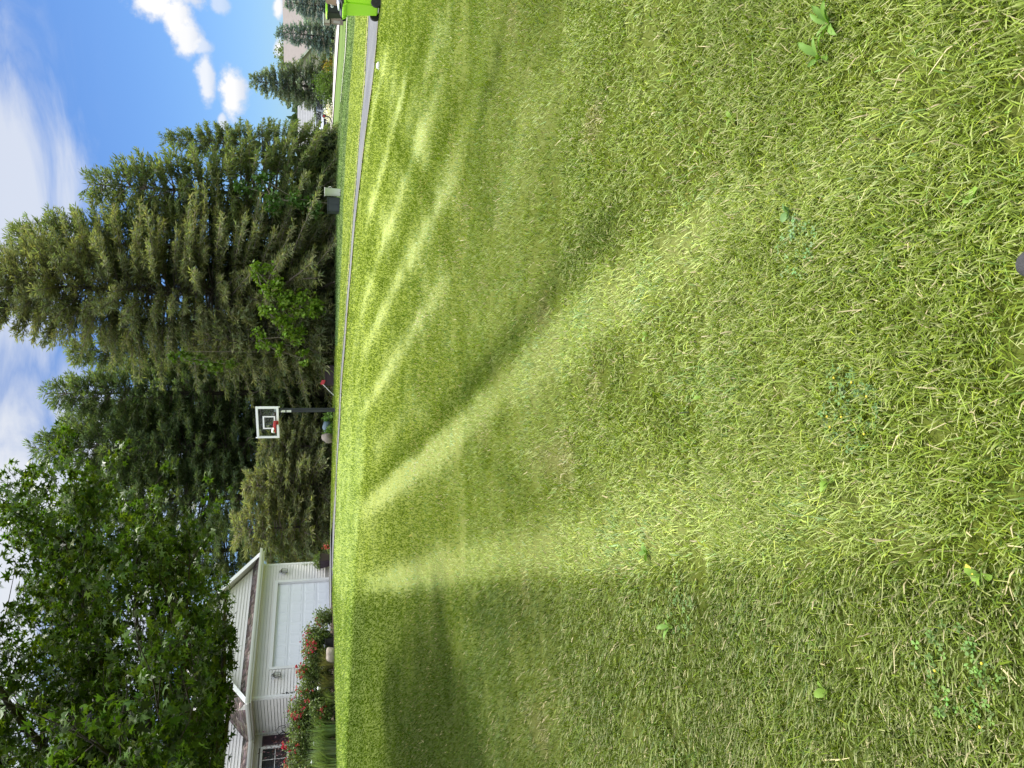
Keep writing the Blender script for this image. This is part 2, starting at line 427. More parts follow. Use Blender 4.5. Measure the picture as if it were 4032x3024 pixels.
def hit(px, py):
    """ground point seen at a pixel of the sideways photograph"""
    d = ray(3024 - py, px); lo, hi = .8, 60.0
    for y in np.arange(.8, 60, .1):
        k = y / d.y
        if EYE + d.z * k < gz(d.x * k, y): hi = y; lo = y - .1; break
    else: return (d.x * 27 / d.y, 27.0)
    for _ in range(18):
        m = (lo + hi) / 2; k = m / d.y
        if EYE + d.z * k < gz(d.x * k, m): hi = m
        else: lo = m
    return (d.x * m / d.y, m)
# mowing tracks (where they lie was read off the photograph); + leans away and shows its pale side, - leans to the viewer
def _i1(p): return [(1280 + 1.681 * a, 1.681 * b) for a, b in p]
def _i2(p): return [(1280 + 1.681 * a, 1200 + 1.681 * b) for a, b in p]
def _i3(p): return [(1280 + 3.178 * a, 3.178 * b) for a, b in p]
TRACKS = [(_i3([(690, 190), (620, 215), (480, 285), (340, 385), (200, 505), (90, 595), (40, 640)]), .125, .008, 1.5),
          (_i3([(690, 644), (560, 652), (340, 680), (180, 700), (60, 728), (32, 738)]), .115, .011, 1.35),
          (_i3([(560, 610), (420, 610), (340, 625)]), .16, .0, .4),
          (_i1([(800, 440), (690, 525), (560, 645), (470, 760), (400, 850), (300, 935)]), .15, .008, -.85),
          (_i2([(400, 150), (300, 235), (200, 335), (120, 405), (66, 450)]), .12, .005, -.8),
          (_i2([(440, 215), (370, 275), (320, 340), (330, 400)]), .13, .0, -.5),
          (_i1([(372, 270), (300, 420), (240, 530), (170, 660), (110, 780), (70, 890)]), .19, .005, .8),
          (_i1([(318, 625), (270, 680), (180, 820), (110, 930), (75, 990)]), .17, .004, .75),
          (_i1([(300, 120), (240, 290), (190, 420), (140, 560), (90, 720), (62, 850)]), .20, .005, .7),
          (_i1([(205, 140), (150, 330), (110, 480), (78, 620)]), .22, .005, .65),
          (_i1([(150, 110), (115, 250), (92, 400)]), .22, .005, .55),
          (_i1([(300, 30), (265, 90), (225, 200)]), .22, .004, .5),
          (_i1([(100, 470), (180, 590), (250, 700), (310, 780)]), .25, .004, .35),
          (_i1([(128, 130), (190, 260), (250, 380), (330, 500)]), .28, .004, .3),
          (_i1([(85, 560), (130, 660), (190, 760), (240, 860)]), .25, .004, -.35),
          (_i1([(250, 40), (215, 140), (170, 300), (128, 480), (90, 640), (64, 770)]), .14, .004, -.55),
          (_i1([(345, 180), (275, 330), (215, 470), (155, 620), (100, 770)]), .15, .004, -.5),
          (_i1([(430, 20), (405, 150), (360, 300), (290, 480)]), .18, .0, -.6),
          (_i1([(118, 260), (160, 330), (215, 400), (270, 540), (330, 640), (400, 700)]), .17, .004, -.6),
          (_i1([(150, 560), (200, 650), (240, 720), (250, 800)]), .2, .0, -.45),
          (_i1([(95, 120), (180, 60), (260, 110), (330, 230)]), .2, .0, -.35),
          (_i1([(480, 250), (420, 480), (400, 620)]), .22, .0, .45),
          (_i1([(620, 100), (520, 240), (470, 330)]), .25, .0, .35),
          (_i3([(330, 420), (420, 520), (500, 560)]), .13, .0, -.45),
          (_i3([(240, 480), (200, 560), (260, 620), (300, 600)]), .16, .0, -.4),
          (_i3([(100, 770), (220, 820), (330, 900)]), .22, .0, .5),
          (_i3([(60, 560), (110, 500), (150, 560)]), .2, .0, .3)]
TRACKS = [([hit(*q) for q in p], w, k, a) for p, w, k, a in TRACKS]
_lb = np.array([hit(*q) for q in ((4000, 2190), (3500, 2205), (2800, 2250), (2300, 2264), (1868, 2290), (1500, 2338), (1372, 2355), (1330, 2362))])
_lb = _lb[np.argsort(_lb[:, 1])]
def track_field(x, y):
    L = np.zeros_like(x)
    wx = x + .05 * (vnoise(x, y, .35, 5) - .5) + .03 * (vnoise(x, y, .12, 6) - .5)
    rag = .55 + .55 * vnoise(x, y, .22, 15) + .40 * vnoise(x, y, .07, 16)
    for pts, hw, k, amt in TRACKS:
        best = np.full(x.shape, 9.0); where = np.zeros(x.shape)
        ln = [math.hypot(q[0] - p[0], q[1] - p[1]) for p, q in zip(pts[:-1], pts[1:])]; tot = sum(ln); acc = 0.0; li = 0
        for (ax_, ay_), (bx_, by_) in zip(pts[:-1], pts[1:]):
            dx, dy = bx_ - ax_, by_ - ay_
            t = np.clip(((wx - ax_) * dx + (y - ay_) * dy) / (dx * dx + dy * dy + 1e-9), 0, 1)
            # across-track distance; the far end of a track is compressed by the slanted view, so widen along y
            dd = np.hypot(wx - ax_ - t * dx, (y - ay_ - t * dy) * .8); nearer = dd < best
            best = np.where(nearer, dd, best); where = np.where(nearer, (acc + t * ln[li]) / tot, where); acc += ln[li]; li += 1
        taper = np.clip(where / .12, .3, 1) * np.clip((1 - where) / .3, .1, 1)
        L = L + amt * taper * rag * np.exp(-(best / (1.08 * hw + k * y)) ** 1.9)
    bxx = np.interp(y, _lb[:, 1], _lb[:, 0]) + .04 * (vnoise(x, y, .25, 9) - .5)
    left = 1 / (1 + np.exp(np.clip((x - bxx) / (.018 + .004 * y), -40, 40)))
    L = np.clip(L, -1.2, 1.3)
    L = L * (1 - 0.6 * left) - 0.40 * left
    return L, left

# ------------------------------------------------------------------ driveway edges (x -> y)
_n = [(-10.93, 30.1), (-7.6, 27.9)] + [(at(u, v, y).x, y) for u, v, y in ((900, 1318, 27.2), (1200, 1325, 27.2), (1512, 1343, 26.8), (2024, 1384, 25.4), (2260, 1411, 24.2), (2512, 1440, 23.2), (2724, 1474, 22.5), (2990, 1497, 22.0))] + [(16, 21.2), (24, 20.0), (40, 18.0)]
_f = [(-8.62, 33.6), (-7.0, 32.2)] + [(at(u, v, y).x, y) for u, v, y in ((1000, 1310, 29.6), (1512, 1338, 28.0), (2024, 1369, 26.9), (2260, 1392, 26.2), (2724, 1441, 26.2), (2990, 1452, 26.4))] + [(18, 26.4), (24, 25.4), (40, 23.4)]
_n = np.array(_n); _f = np.array(_f)
def near_y(x): return np.interp(x, _n[:, 0], _n[:, 1])
def far_y(x): return np.interp(x, _f[:, 0], _f[:, 1])
def in_drive(x, y, m=0.0):
    return (y > near_y(x) - m) & (y < far_y(x) + m) & (x > -10.9)
# flower bed outline in front of the house (x -> nearest y)
BED = [(-40, 20.0), (-13.5, 22.9), (-11.2, 23.5), (-9.5, 24.6), (-8.2, 26.0), (-7.7, 27.6)]
_b = np.array(BED)
def in_bed(x, y):
    return (x < -7.7) & (y > np.interp(x, _b[:, 0], _b[:, 1])) & (y < 31) & ((y < near_y(x)) | (x < -10.9))
HO = Vector((-11.66, 29.02)); HD = Vector((math.sin(R(34)), math.cos(R(34)))); HI = Vector((-HD.y, HD.x))
# street beyond
ROADC = np.array([(60, 50), (40, 54), (30, 58), (24, 62), (21, 70), (23, 82), (28, 96), (34, 120)], float)

def lawn_colour(x, y):
    """colour of the turf: pale, mid and olive patches, mowing tracks, a painted shade band, drier spots"""
    L, left = track_field(x, y)
    n1 = vnoise(x, y, 2.3, 1) - .5; n2 = vnoise(x, y, .55, 2) - .5; n3 = vnoise(x, y, .16, 3) - .5
    nearlawn = (y < near_y(x))
    L = np.where(nearlawn, L, 0) + 0.45 * n1 * np.clip(1.4 - y / 16, .25, 1) + 0.45 * n2 + 0.25 * n3 * np.exp(-y / 10)
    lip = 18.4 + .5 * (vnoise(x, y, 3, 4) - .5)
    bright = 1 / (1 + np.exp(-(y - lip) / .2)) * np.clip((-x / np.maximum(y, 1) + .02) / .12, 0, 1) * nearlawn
    band = 1 / (1 + np.exp((y - lip) / .2)) * np.exp(-np.maximum(lip - y, 0) / 3.2) * np.clip((-x / np.maximum(y, 1) - .255) / .02, 0, 1)  # dark band in front of the lip: shade painted into the turf colour
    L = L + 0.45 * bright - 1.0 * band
    verge = ~nearlawn & (x / np.maximum(y, 1) > .05)
    edge = far_y(x) + np.interp(x, [0, 5, 9, 14, 30], [6, 6.5, 7.5, 9, 9])
    vd = verge & (y > edge)
    L = np.where(verge, L * .5 + 0.12, L)
    c_lo = np.array([.074, .120, .005]); c_mid = np.array([.162, .226, .016]); c_hi = np.array([.325, .400, .092])
    k = np.clip(L, -1, 1)[:, None]
    c = np.where(k < 0, c_mid + (c_mid - c_lo) * k, c_mid + (c_hi - c_mid) * k)  # sheen of the leaning tracks is painted in as pale and dark
    c = c * (1 - 0.16 * left[:, None])
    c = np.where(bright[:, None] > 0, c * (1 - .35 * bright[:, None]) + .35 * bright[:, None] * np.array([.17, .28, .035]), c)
    lines = 0.5 + 0.5 * np.sin((y - .25 * x) * 1.1)
    dk = np.array([.095, .165, .035])[None, :] * (0.85 + .35 * lines[:, None])
    c = np.where(vd[:, None], dk, c)
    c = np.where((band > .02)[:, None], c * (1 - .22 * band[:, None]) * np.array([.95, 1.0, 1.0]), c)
    dry = np.clip((vnoise(x, y, .5, 21) - .84) * 6, 0, 1) * nearlawn * np.clip(1.5 - y / 6, 0, 1)
    c = c * (1 - .45 * dry[:, None]) + .45 * dry[:, None] * np.array([.36, .29, .15])
    return c, L

# ground sheet
gx = np.sinh(np.linspace(-1, 1, 171) * 6.2); gx = gx / gx.max() * 420
gy = np.concatenate([-np.geomspace(60, 1, 14), np.linspace(-.6, 1, 9), np.geomspace(1.08, 45, 200), np.geomspace(45.6, 900, 60)])
X, Y = np.meshgrid(gx, gy)
Z = ground_z(X.ravel(), Y.ravel())
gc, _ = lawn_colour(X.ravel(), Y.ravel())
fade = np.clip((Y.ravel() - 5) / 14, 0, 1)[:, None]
gc = gc * (0.34 + 0.62 * fade) * np.array([1.0, .92, 1.0])  # near ground darkened in colour, for the shaded gaps between blades
drv = in_drive(X.ravel(), Y.ravel(), -.1)
Z = np.where(drv, Z - .03, Z)
ny, nx = X.shape
ii = (np.arange(ny - 1)[:, None] * nx + np.arange(nx - 1)[None, :]).ravel()
ground_m = mat('lawn_soil', (0.1, 0.15, 0.04), 0.95, spec=0.1, attr=True, noise=(3.0, 0.25, (0.14, 0.16, 0.05)), bump=(35, 0.5))
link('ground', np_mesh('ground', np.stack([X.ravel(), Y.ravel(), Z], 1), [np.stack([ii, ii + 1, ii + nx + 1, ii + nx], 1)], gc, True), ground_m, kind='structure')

# ------------------------------------------------------------------ turf
def turf(n, y0, y1, tmax, length, width, flat, segs, seed, clump=0.0, ymode='area'):
    r = np.random.default_rng(seed)
    if ymode == 'area': y = np.sqrt(r.uniform(y0 * y0, y1 * y1, n))
    else: y = np.exp(r.uniform(math.log(y0), math.log(y1), n))
    x = r.uniform(-tmax, tmax, n) * (y + .25)
    keep = ~in_drive(x, y, -.10 + .16 * vnoise(x, y, .25, 77)) & ~in_bed(x, y)
    gap = vnoise(x, y, .11, 31) * .6 + vnoise(x, y, .31, 33) * .4
    keep &= (r.uniform(0, 1, n) < np.clip(.35 + 1.7 * (gap - .28), .2, 1)) | (y > 9)
    x, y = x[keep], y[keep]; n = len(x)
    if ymode != 'area': width = width * np.clip(y / y0, 1, 99); 
    else: width = np.full(n, width)
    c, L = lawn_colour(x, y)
    z = ground_z(x, y)
    rnd = r.normal(0, 1, n)
    far = np.clip((y - 4) / 10, 0, 1)
    # blade colours: fresh, blue green, yellow, straw
    pick = r.uniform(0, 1, n)
    c = c * (1 + rnd[:, None] * (.24 - .19 * far[:, None]))
    patch = vnoise(x, y, .42, 41)
    blue = ((pick < .04 + .20 * np.clip((patch - .6) * 4, 0, 1)) & (y < 14))[:, None]
    c = np.where(blue, c * np.array([.78, .98, 1.6]), c)
    yel = ((pick > .90) & (y < 9))[:, None]; c = np.where(yel, c * np.array([1.35, 1.18, .95]), c)
    straw = (pick > .972 - .12 * np.clip((vnoise(x, y, .5, 21) - .68) * 4, 0, 1))[:, None] & (y < 12)[:, None]
    c = np.where(straw, np.array([.42, .36, .19]) * (1 + .2 * rnd[:, None]), c)
    c = np.clip(c, .006, .8)
    # leaning with the mower
    phi = r.uniform(0, 2 * math.pi, n)
    lean = flat * (0.75 + .35 * rnd) * (1 - .5 * np.clip((y - 6) / 6, 0, 1))
    dx = np.cos(phi) * lean; dy = np.sin(phi) * lean + np.clip(L, -1, 1) * .75 + .15
    dx = dx - np.where(x < -.267 * y, .25, -.1)
    hgt = length * np.exp(r.normal(0, .28, n)) * (1 + .35 * (vnoise(x, y, .3, 51) - .5))
    dirn = np.stack([dx, dy, np.ones(n) * .85], 1); dirn /= np.linalg.norm(dirn, axis=1, keepdims=True)
    ph2 = np.where(y > 8, r.normal(0, .45, n), phi + 1.1)
    sd = np.stack([np.cos(ph2), np.sin(ph2), np.zeros(n)], 1)
    sd = sd - dirn * (sd * dirn).sum(1, keepdims=True); sd /= np.linalg.norm(sd, axis=1, keepdims=True)
    w = (width * np.exp(r.normal(0, .3, n)))[:, None] * .5
    b = np.stack([x, y, z - .004], 1); h = hgt[:, None]
    curl = np.stack([dx, dy, -np.ones(n) * .9], 1) * (.16 + .1 * np.abs(rnd[:, None]))
    if segs == 2:
        mid = b + dirn * h * .55; tip = b + (dirn + curl) * h
        V = np.stack([b - sd * w * .8, b + sd * w * .8, mid + sd * w, mid - sd * w, tip + sd * w * .45, tip - sd * w * .45], 1).reshape(-1, 3)
        i = np.arange(n)[:, None] * 6
        Fs = [np.concatenate([i + np.array([[0, 1, 2, 3]]), i + np.array([[3, 2, 4, 5]])])]
        cc = np.repeat(c, 6, 0).reshape(n, 6, 3); cc[:, :2] *= .6  # blade bases painted darker, as shade deep in the turf
        cut = (r.uniform(0, 1, n) < .45)
        cc[cut, 4:] = cc[cut, 4:] * .45 + .55 * np.array([.50, .47, .26])
        cc = cc.reshape(-1, 3)
    else:
        tip = b + (dirn + curl * .6) * h
        V = np.stack([b - sd * w, b + sd * w, tip + sd * w * .25, tip - sd * w * .25], 1).reshape(-1, 3)
        i = np.arange(n)[:, None] * 4
        Fs = [i + np.array([[0, 1, 2, 3]])]
        cc = np.repeat(c, 4, 0).reshape(n, 4, 3); cc[:, :2] *= (.62 + .26 * np.clip((y - 6) / 6, 0, 1))[:, None, None]; cc = cc.reshape(-1, 3)  # same painted shade at the base, weaker with distance
    return V, Fs[0], cc

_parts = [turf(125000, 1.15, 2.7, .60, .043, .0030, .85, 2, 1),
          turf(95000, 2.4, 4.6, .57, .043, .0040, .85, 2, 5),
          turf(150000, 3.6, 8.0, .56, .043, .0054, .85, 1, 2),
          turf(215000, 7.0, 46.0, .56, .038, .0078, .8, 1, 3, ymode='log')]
V = []; Fc = []; Cc = []; o_ = 0
for v_, f_, c_ in _parts:
    V.append(v_); Fc.append(f_ + o_); Cc.append(c_); o_ += len(v_)
gobj = link('lawn_grass', np_mesh('lawn_grass', np.concatenate(V), [np.concatenate(Fc)], np.concatenate(Cc)), M['grass'], kind='stuff')

# ------------------------------------------------------------------ driveway, its ragged edge, the street
def strip(name, xs, ya, yb, m, lift, rows=5, kind='structure', wob=0.0, thick=0.0):
    r = np.random.default_rng(len(name))
    V = []; F = []
    for k in range(rows):
        t = k / (rows - 1)
        for x in xs:
            y = ya(x) * (1 - t) + yb(x) * t + (r.normal(0, wob) if wob else 0)
            V.append((x, y, gz(x, y) + lift))
    n = len(xs)
    for k in range(rows - 1):
        for i in range(n - 1): F.append((k * n + i, k * n + i + 1, (k + 1) * n + i + 1, (k + 1) * n + i))
    me = bpy.data.meshes.new(name); me.from_pydata(V, [], F)
    for p in me.polygons: p.use_smooth = True
    return link(name, me, m, kind=kind)
xs = list(np.linspace(-8.3, 40, 220))
# the garage end is a corner: the apron runs square to the door
strip('driveway', xs, lambda x: float(near_y(x)), lambda x: float(far_y(x)), M['asphalt'], .02, rows=8)
ap = MB()
for i in range(8):
    for j in range(5):
        q = []
        for a, b in ((i, j), (i + 1, j), (i + 1, j + 1), (i, j + 1)):
            s = 0.9 + (6.0 - 0.9) * a / 8; d_ = -.03 - 4.0 * b / 5
            p = HO + HD * s + HI * d_
            q.append((p.x, p.y, max(gz(p.x, p.y) + .026, 1.36)))
        ap.add(q, [(0, 1, 2, 3)])
ap.build('driveway_apron', M['asphalt'], kind='structure')
strip('driveway_verge_edge', list(np.linspace(-6.5, 40, 300)), lambda x: float(far_y(x)) - .02, lambda x: float(far_y(x)) + .22, M['straw'], .05, rows=3, wob=.05)
strip('driveway_lawn_edge', list(np.linspace(-7.5, 40, 300)), lambda x: float(near_y(x)) - .06, lambda x: float(near_y(x)) + .06, M['straw'], .028, rows=3, wob=.03)

def ribbon(name, pts, half, m, lift, off=0.0, kind='structure'):
    p = np.array(pts, float); s = np.linspace(0, len(p) - 1, 60)
    cx = np.interp(s, np.arange(len(p)), p[:, 0]); cy = np.interp(s, np.arange(len(p)), p[:, 1])
    k = np.ones(7) / 7
    cx = np.convolve(np.pad(cx, 3, 'edge'), k, 'valid'); cy = np.convolve(np.pad(cy, 3, 'edge'), k, 'valid')
    tx, ty = np.gradient(cx), np.gradient(cy); l = np.hypot(tx, ty); nx_, ny_ = -ty / l, tx / l
    V = []; F = []
    for i in range(60):
        for w in (-half, -half * .33, half * .33, half):
            x = cx[i] + nx_[i] * (w + off); y = cy[i] + ny_[i] * (w + off); V.append((x, y, gz(x, y) + lift))
    for i in range(59):
        for k2 in range(3): F.append((i * 4 + k2, i * 4 + k2 + 1, i * 4 + k2 + 5, i * 4 + k2 + 4))
    me = bpy.data.meshes.new(name); me.from_pydata(V, [], F)
    return link(name, me, m, kind=kind)
ribbon('street', ROADC, 3.1, M['road'], .05)
ribbon('street_kerb', ROADC, .14, M['conc'], .12, off=3.25)
ribbon('street_kerb', ROADC, .14, M['conc'], .12, off=-3.25)
ribbon('street_gutter_strip', [(60, 40.5), (24, 43.0), (18.5, 43.6), (16.2, 44.2)], .28, M['conc'], .05)
ribbon('far_walk', [(60, 70), (33, 72), (27, 76), (28, 86), (34, 100)], .5, M['conc'], .04)
bedm = MB()
bx = np.linspace(-20, -7.75, 40)
for i in range(39):
    for j in range(6):
        q = []
        for a, b in ((i, j), (i + 1, j), (i + 1, j + 1), (i, j + 1)):
            x = bx[a]; y0_ = float(np.interp(x, _b[:, 0], _b[:, 1])); y = y0_ + (30.2 - y0_) * b / 6 if x < -10.9 else y0_ + (float(near_y(x)) - y0_) * b / 6
            q.append((x, y, gz(x, y) + .02))
        bedm.add(q, [(0, 1, 2, 3)])
bedm.build('flower_bed', M['mulch'], kind='structure')

# ------------------------------------------------------------------ the house at the left
BZ = 1.42
H = thing('house', 'cream sided house with attached garage, white door and brown shingle roof', 'house', (HO.x, HO.y, BZ), math.atan2(HD.y, HD.x))
EXPO = 0.116
M['backing'] = mat('sheathing', (.20, .19, .17), .9)
def board(parent, x0a, x1a, x0b, x1b, z0, z1, axis='x', plane=0.0):
    """one lapped siding board; bottom edge stands proud. a = bottom, b = top ends"""
    o0, o1 = .026, .002
    if axis == 'x':   # facade, outward is -y
        z0 += .004
        lo = [(x0a, plane - o0, z0), (x1a, plane - o0, z0), (x1b, plane - o1, z1), (x0b, plane - o1, z1)]
        hi = [(x0a, plane + .01, z0), (x1a, plane + .01, z0), (x1b, plane + .01, z1), (x0b, plane + .01, z1)]
    else:             # side wall, outward is -x
        z0 += .013
        lo = [(plane - o0, x0a, z0), (plane - o0, x1a, z0), (plane - o1, x1b, z1), (plane - o1, x0b, z1)]
        hi = [(plane + .01, x0a, z0), (plane + .01, x1a, z0), (plane + .01, x1b, z1), (plane + .01, x0b, z1)]
    m = MB(); m.hexa(lo, hi)
    return m.build('siding_board', M['siding'], parent)

WH = 2.88
gw = MB().box(0.02, 1.18, .012, .14, -.25, WH).box(5.62, 6.58, .012, .14, -.25, WH).box(1.18, 5.62, .012, .14, 2.26, WH + .3)
garage_wall = gw.build('garage_wall', M['backing'], H)
fz = .16
MB().box(0.0, 1.16, -.012, .011, -.3, fz - .004).build('foundation', M['conc'], garage_wall)
MB().box(5.64, 6.6, -.012, .011, -.3, fz - .004).build('foundation', M['conc'], garage_wall)
z = fz
while z < WH - .02:
    z1 = min(z + EXPO, WH)
    if z < 2.24:
        board(garage_wall, .09, 1.17, .09, 1.17, z, z1); board(garage_wall, 5.63, 6.51, 5.63, 6.51, z, z1)
    else: board(garage_wall, .09, 6.51, .09, 6.51, z, z1)
    z = z1
for xx in (0.0, 6.51): MB().box(xx, xx + .09, -.028, .09, fz - .05, WH).build('corner_board', M['trim'], garage_wall, bevel=.006)
# side wall of the garage
sw = MB().box(.012, .14, .16, 2.28, -.25, WH); side_wall = sw.build('side_wall', M['backing'], H)
MB().box(-.012, .011, .1, 2.28, -.3, fz - .004).build('foundation', M['conc'], side_wall)
MB().box(-.028, -.001, .0, .09, fz - .05, WH).build('corner_board', M['trim'], side_wall)
MB().box(-.028, .01, 2.19, 2.28, fz - .05, WH).build('corner_board', M['trim'], side_wall)
z = fz
while z < WH - .02:
    z1 = min(z + EXPO, WH); board(side_wall, .09, 2.19, .09, 2.19, z, z1, 'y'); z = z1
# front wall of the living part
fwall = MB().box(-10, -2.32, 2.312, 2.45, -.25, WH + .3).box(-.62, 0.0, 2.312, 2.45, -.25, WH + .3).box(-2.32, -.62, 2.312, 2.45, -.25, .55).box(-2.32, -.62, 2.312, 2.45, 2.52, WH + .3).build('front_wall', M['backing'], H)
# window, its shutter
WX0, WX1, WZ0, WZ1 = -2.30, -.64, .62, 2.46
z = fz
while z < WH - .02:
    z1 = min(z + EXPO, WH)
    if z1 > WZ0 - .1 and z < WZ1 + .06:
        board(fwall, -10, WX0 - .08, -10, WX0 - .08, z, z1, plane=2.3); board(fwall, WX1 + .08, -.03, WX1 + .08, -.03, z, z1, plane=2.3)
    else: board(fwall, -10, -.03, -10, -.03, z, z1, plane=2.3)
    z = z1
def window(parent, x0, x1, z0, z1, y, cols, rows, m_frame, split=None):
    w = MB().box(x0 - .07, x1 + .07, y - .035, y + .02, z1, z1 + .08).box(x0 - .07, x1 + .07, y - .05, y + .02, z0 - .07, z0)
    w.box(x0 - .07, x0, y - .035, y + .02, z0, z1).box(x1, x1 + .07, y - .035, y + .02, z0, z1)
    win = w.build('window', m_frame, parent)
    MB().box(x0, x1, y + .045, y + .06, z0, z1).build('pane', M['pane'], win)
    bars = MB()
    for k in range(1, cols): 
        xx = x0 + (x1 - x0) * k / cols; bars.box(xx - .010, xx + .010, y + .028, y + .0449, z0, z1)
    for k in range(1, rows):
        zz = z0 + (z1 - z0) * k / rows; wd = .035 if split == k else .010
        bars.box(x0, x1, y + (.012 if split == k else .03), y + .0447, zz - wd, zz + wd)
    bars.build('glazing_bar', m_frame, win)
    return win
window(H, WX0, WX1, WZ0, WZ1, 2.272, 4, 4, M['trim'], 2)
MB().box(WX0, WX1, 2.43, 2.44, WZ0, WZ1).build('curtain', M['dark'], H)
sh = MB().box(-.50, -.45, 2.235, 2.275, .58, 2.5).box(-.17, -.12, 2.235, 2.275, .58, 2.5).box(-.45, -.17, 2.235, 2.275, .58, .64).box(-.45, -.17, 2.235, 2.275, 2.44, 2.5).box(-.45, -.17, 2.235, 2.275, 1.5, 1.56).box(-.45, -.17, 2.266, 2.2755, .6, 2.48).build('shutter', M['shutter'], H)
for k in range(42):
    zz = .66 + k * .042
    if abs(zz - 1.53) < .05: continue
    MB().hexa([(-.45, 2.238, zz), (-.17, 2.238, zz), (-.17, 2.242, zz + .012), (-.45, 2.242, zz + .012)], [(-.45, 2.262, zz + .03), (-.17, 2.262, zz + .03), (-.17, 2.2655, zz + .042), (-.45, 2.2655, zz + .042)]).build('slat', M['shutter'], sh)

# gable over the garage (own wall, boards cut to the rake)
AX, AZ, PT = 3.3, 5.62, .75
PZ = 3.24
def gable(parent, cx, apex, base, pitch, plane, xmin, xmax, under=.06):
    z = base
    while z < apex - .12:
        z1 = min(z + EXPO, apex - .03)
        w0 = (apex - z) / pitch - under; w1 = max((apex - z1) / pitch - under, .01)
        if w0 > .05:
            board(parent, max(cx - w0, xmin), min(cx + w0, xmax), max(cx - w1, xmin), min(cx + w1, xmax), z, z1, plane=plane)
        z = z1
gwall = MB().prism([(0.02, PZ - .3), (6.58, PZ - .3), (6.58, PZ - .05), (AX, AZ - .1), (.02, PZ - .05)], .012, .12).build('garage_gable', M['backing'], H)
gable(gwall, AX, AZ - .06, PZ - .02, PT, 0.0, .01, 6.59)
# big gable of the living part, in the plane of its front wall
BXC, BAP, BPT = -3.2, 7.35, .58
bw = MB().prism([(-10.2, PZ - .1), (3.9, PZ - .1), (BXC, BAP - .05)], 2.312, 2.42).build('house_gable', M['backing'], H)
gable(bw, BXC, BAP, PZ - .02, BPT, 2.3, -10, 3.8)

# roofs: a deck and courses of separate tabs
def shingles(parent, o, ax, up_, width_at, n_up, tabw=.30, course=.14, seed=0, base=(.155, .125, .112)):
    r = np.random.default_rng(seed)
    o = Vector(o); ax = Vector(ax).normalized(); up_ = Vector(up_).normalized(); nrm = ax.cross(up_).normalized()
    if nrm.z < 0: nrm = -nrm
    V = []; F = []; C = []
    for k in range(n_up):
        s = k * course; a0, a1 = width_at(s)
        if a1 - a0 < .05: continue
        x = a0 - (tabw * .5 if k % 2 else 0) - r.uniform(0, .1)
        while x < a1:
            w = tabw * r.choice([.55, .8, 1.0, 1.15]); b0 = max(x, a0); b1 = min(x + w - .008, a1); x += w
            if b1 - b0 < .03: continue
            t = .010 + r.uniform(0, .008); dr = r.uniform(-.012, .012)
            b = len(V)
            for (aa, ss, hh) in ((b0, s + dr, .004), (b1, s + dr, .004), (b1, s + course + .02, .0005), (b0, s + course + .02, .0005),
                                 (b0, s + dr, .004 + t), (b1, s + dr, .004 + t), (b1, s + course + .02, .004), (b0, s + course + .02, .004)):
                V.append(o + ax * aa + up_ * ss + nrm * hh)
            F += [(b + 4, b + 5, b + 6, b + 7), (b, b + 1, b + 5, b + 4), (b + 1, b + 2, b + 6, b + 5), (b + 3, b, b + 4, b + 7)]
            c = np.array(base) * r.choice([.6, .8, 1.0, 1.25, 1.5]) * (1 + r.normal(0, .06, 3))
            C += [c] * 8
    me = np_mesh('shingles', np.array([tuple(p) for p in V]), [np.array(F)], np.array(C))
    return link('shingles', me, M['shingle'], parent, kind='stuff')
EV = 2.93           # height of the roof edge
OV = .42
rl = math.hypot(1, PT)
up_l = Vector((1, 0, PT)) / rl; up_r = Vector((-1, 0, PT)) / rl
LS = (AX + OV) * rl
roof = MB()
for (xe, s) in ((-OV, 1), (2 * AX + OV, -1)):
    roof.hexa([(xe, -.36, EV), (xe, 9, EV), (AX, 9, EV + (AX + OV) * PT), (AX, -.36, EV + (AX + OV) * PT)],
              [(xe, -.36, EV - .05), (xe, 9, EV - .05), (AX, 9, EV - .05 + (AX + OV) * PT), (AX, -.36, EV - .05 + (AX + OV) * PT)])
groof = roof.build('garage_roof', M['soffit'], H)
lim = lambda s: (-.36, 2.29 if s * up_l.x > .42 else 1.88 + (s * up_l.x))
shingles(groof, (-OV, 0, EV), (0, 1, 0), up_l, lambda s: (-.36, 2.285), int(LS / .14), seed=3)
shingles(groof, (2 * AX + OV, 0, EV), (0, 1, 0), up_r, lambda s: (-.36, 7.0), int(LS / .14), seed=4)
# rake boards of the garage gable
for s in (-1, 1):
    xe = AX + s * (AX + OV); zt = EV + (AX + OV) * PT
    lo = [(xe, -.385, EV - .17), (xe, -.362, EV - .17), (xe, -.362, EV + .012), (xe, -.385, EV + .012)]
    hi = [(AX, -.385, zt - .17), (AX, -.362, zt - .17), (AX, -.362, zt + .012), (AX, -.385, zt + .012)]
    MB().hexa(lo, hi).build('rake_board', M['white'], groof)
    MB().hexa([(xe, -.361, EV - .085), (xe, .0, EV - .085), (xe, .0, EV - .06), (xe, -.361, EV - .06)], [(AX, -.361, zt - .085), (AX, .0, zt - .085), (AX, .0, zt - .06), (AX, -.361, zt - .06)]).build('rake_soffit', M['soffit'], groof)
# pent roofs below the gables
def pent(x0, x1, y, seed, name='pent_roof'):
    rise = PZ - EV
    p = MB().hexa([(x0, y - OV, EV - .03), (x1, y - OV, EV - .03), (x1, y, PZ - .03), (x0, y, PZ - .03)], [(x0, y - OV, EV - .1), (x1, y - OV, EV - .1), (x1, y, EV - .1), (x0, y, EV - .1)]).build(name, M['soffit'], H)
    shingles(p, (x0, y - OV, EV - .025), (1, 0, 0), (0, OV, rise), lambda s: (0, x1 - x0), int(math.hypot(OV, rise) / .12), course=.12, seed=seed)
    return p
pent(-.40, 7.0, 0.0, 5)
pent(-10.0, -.43, 2.3, 6)
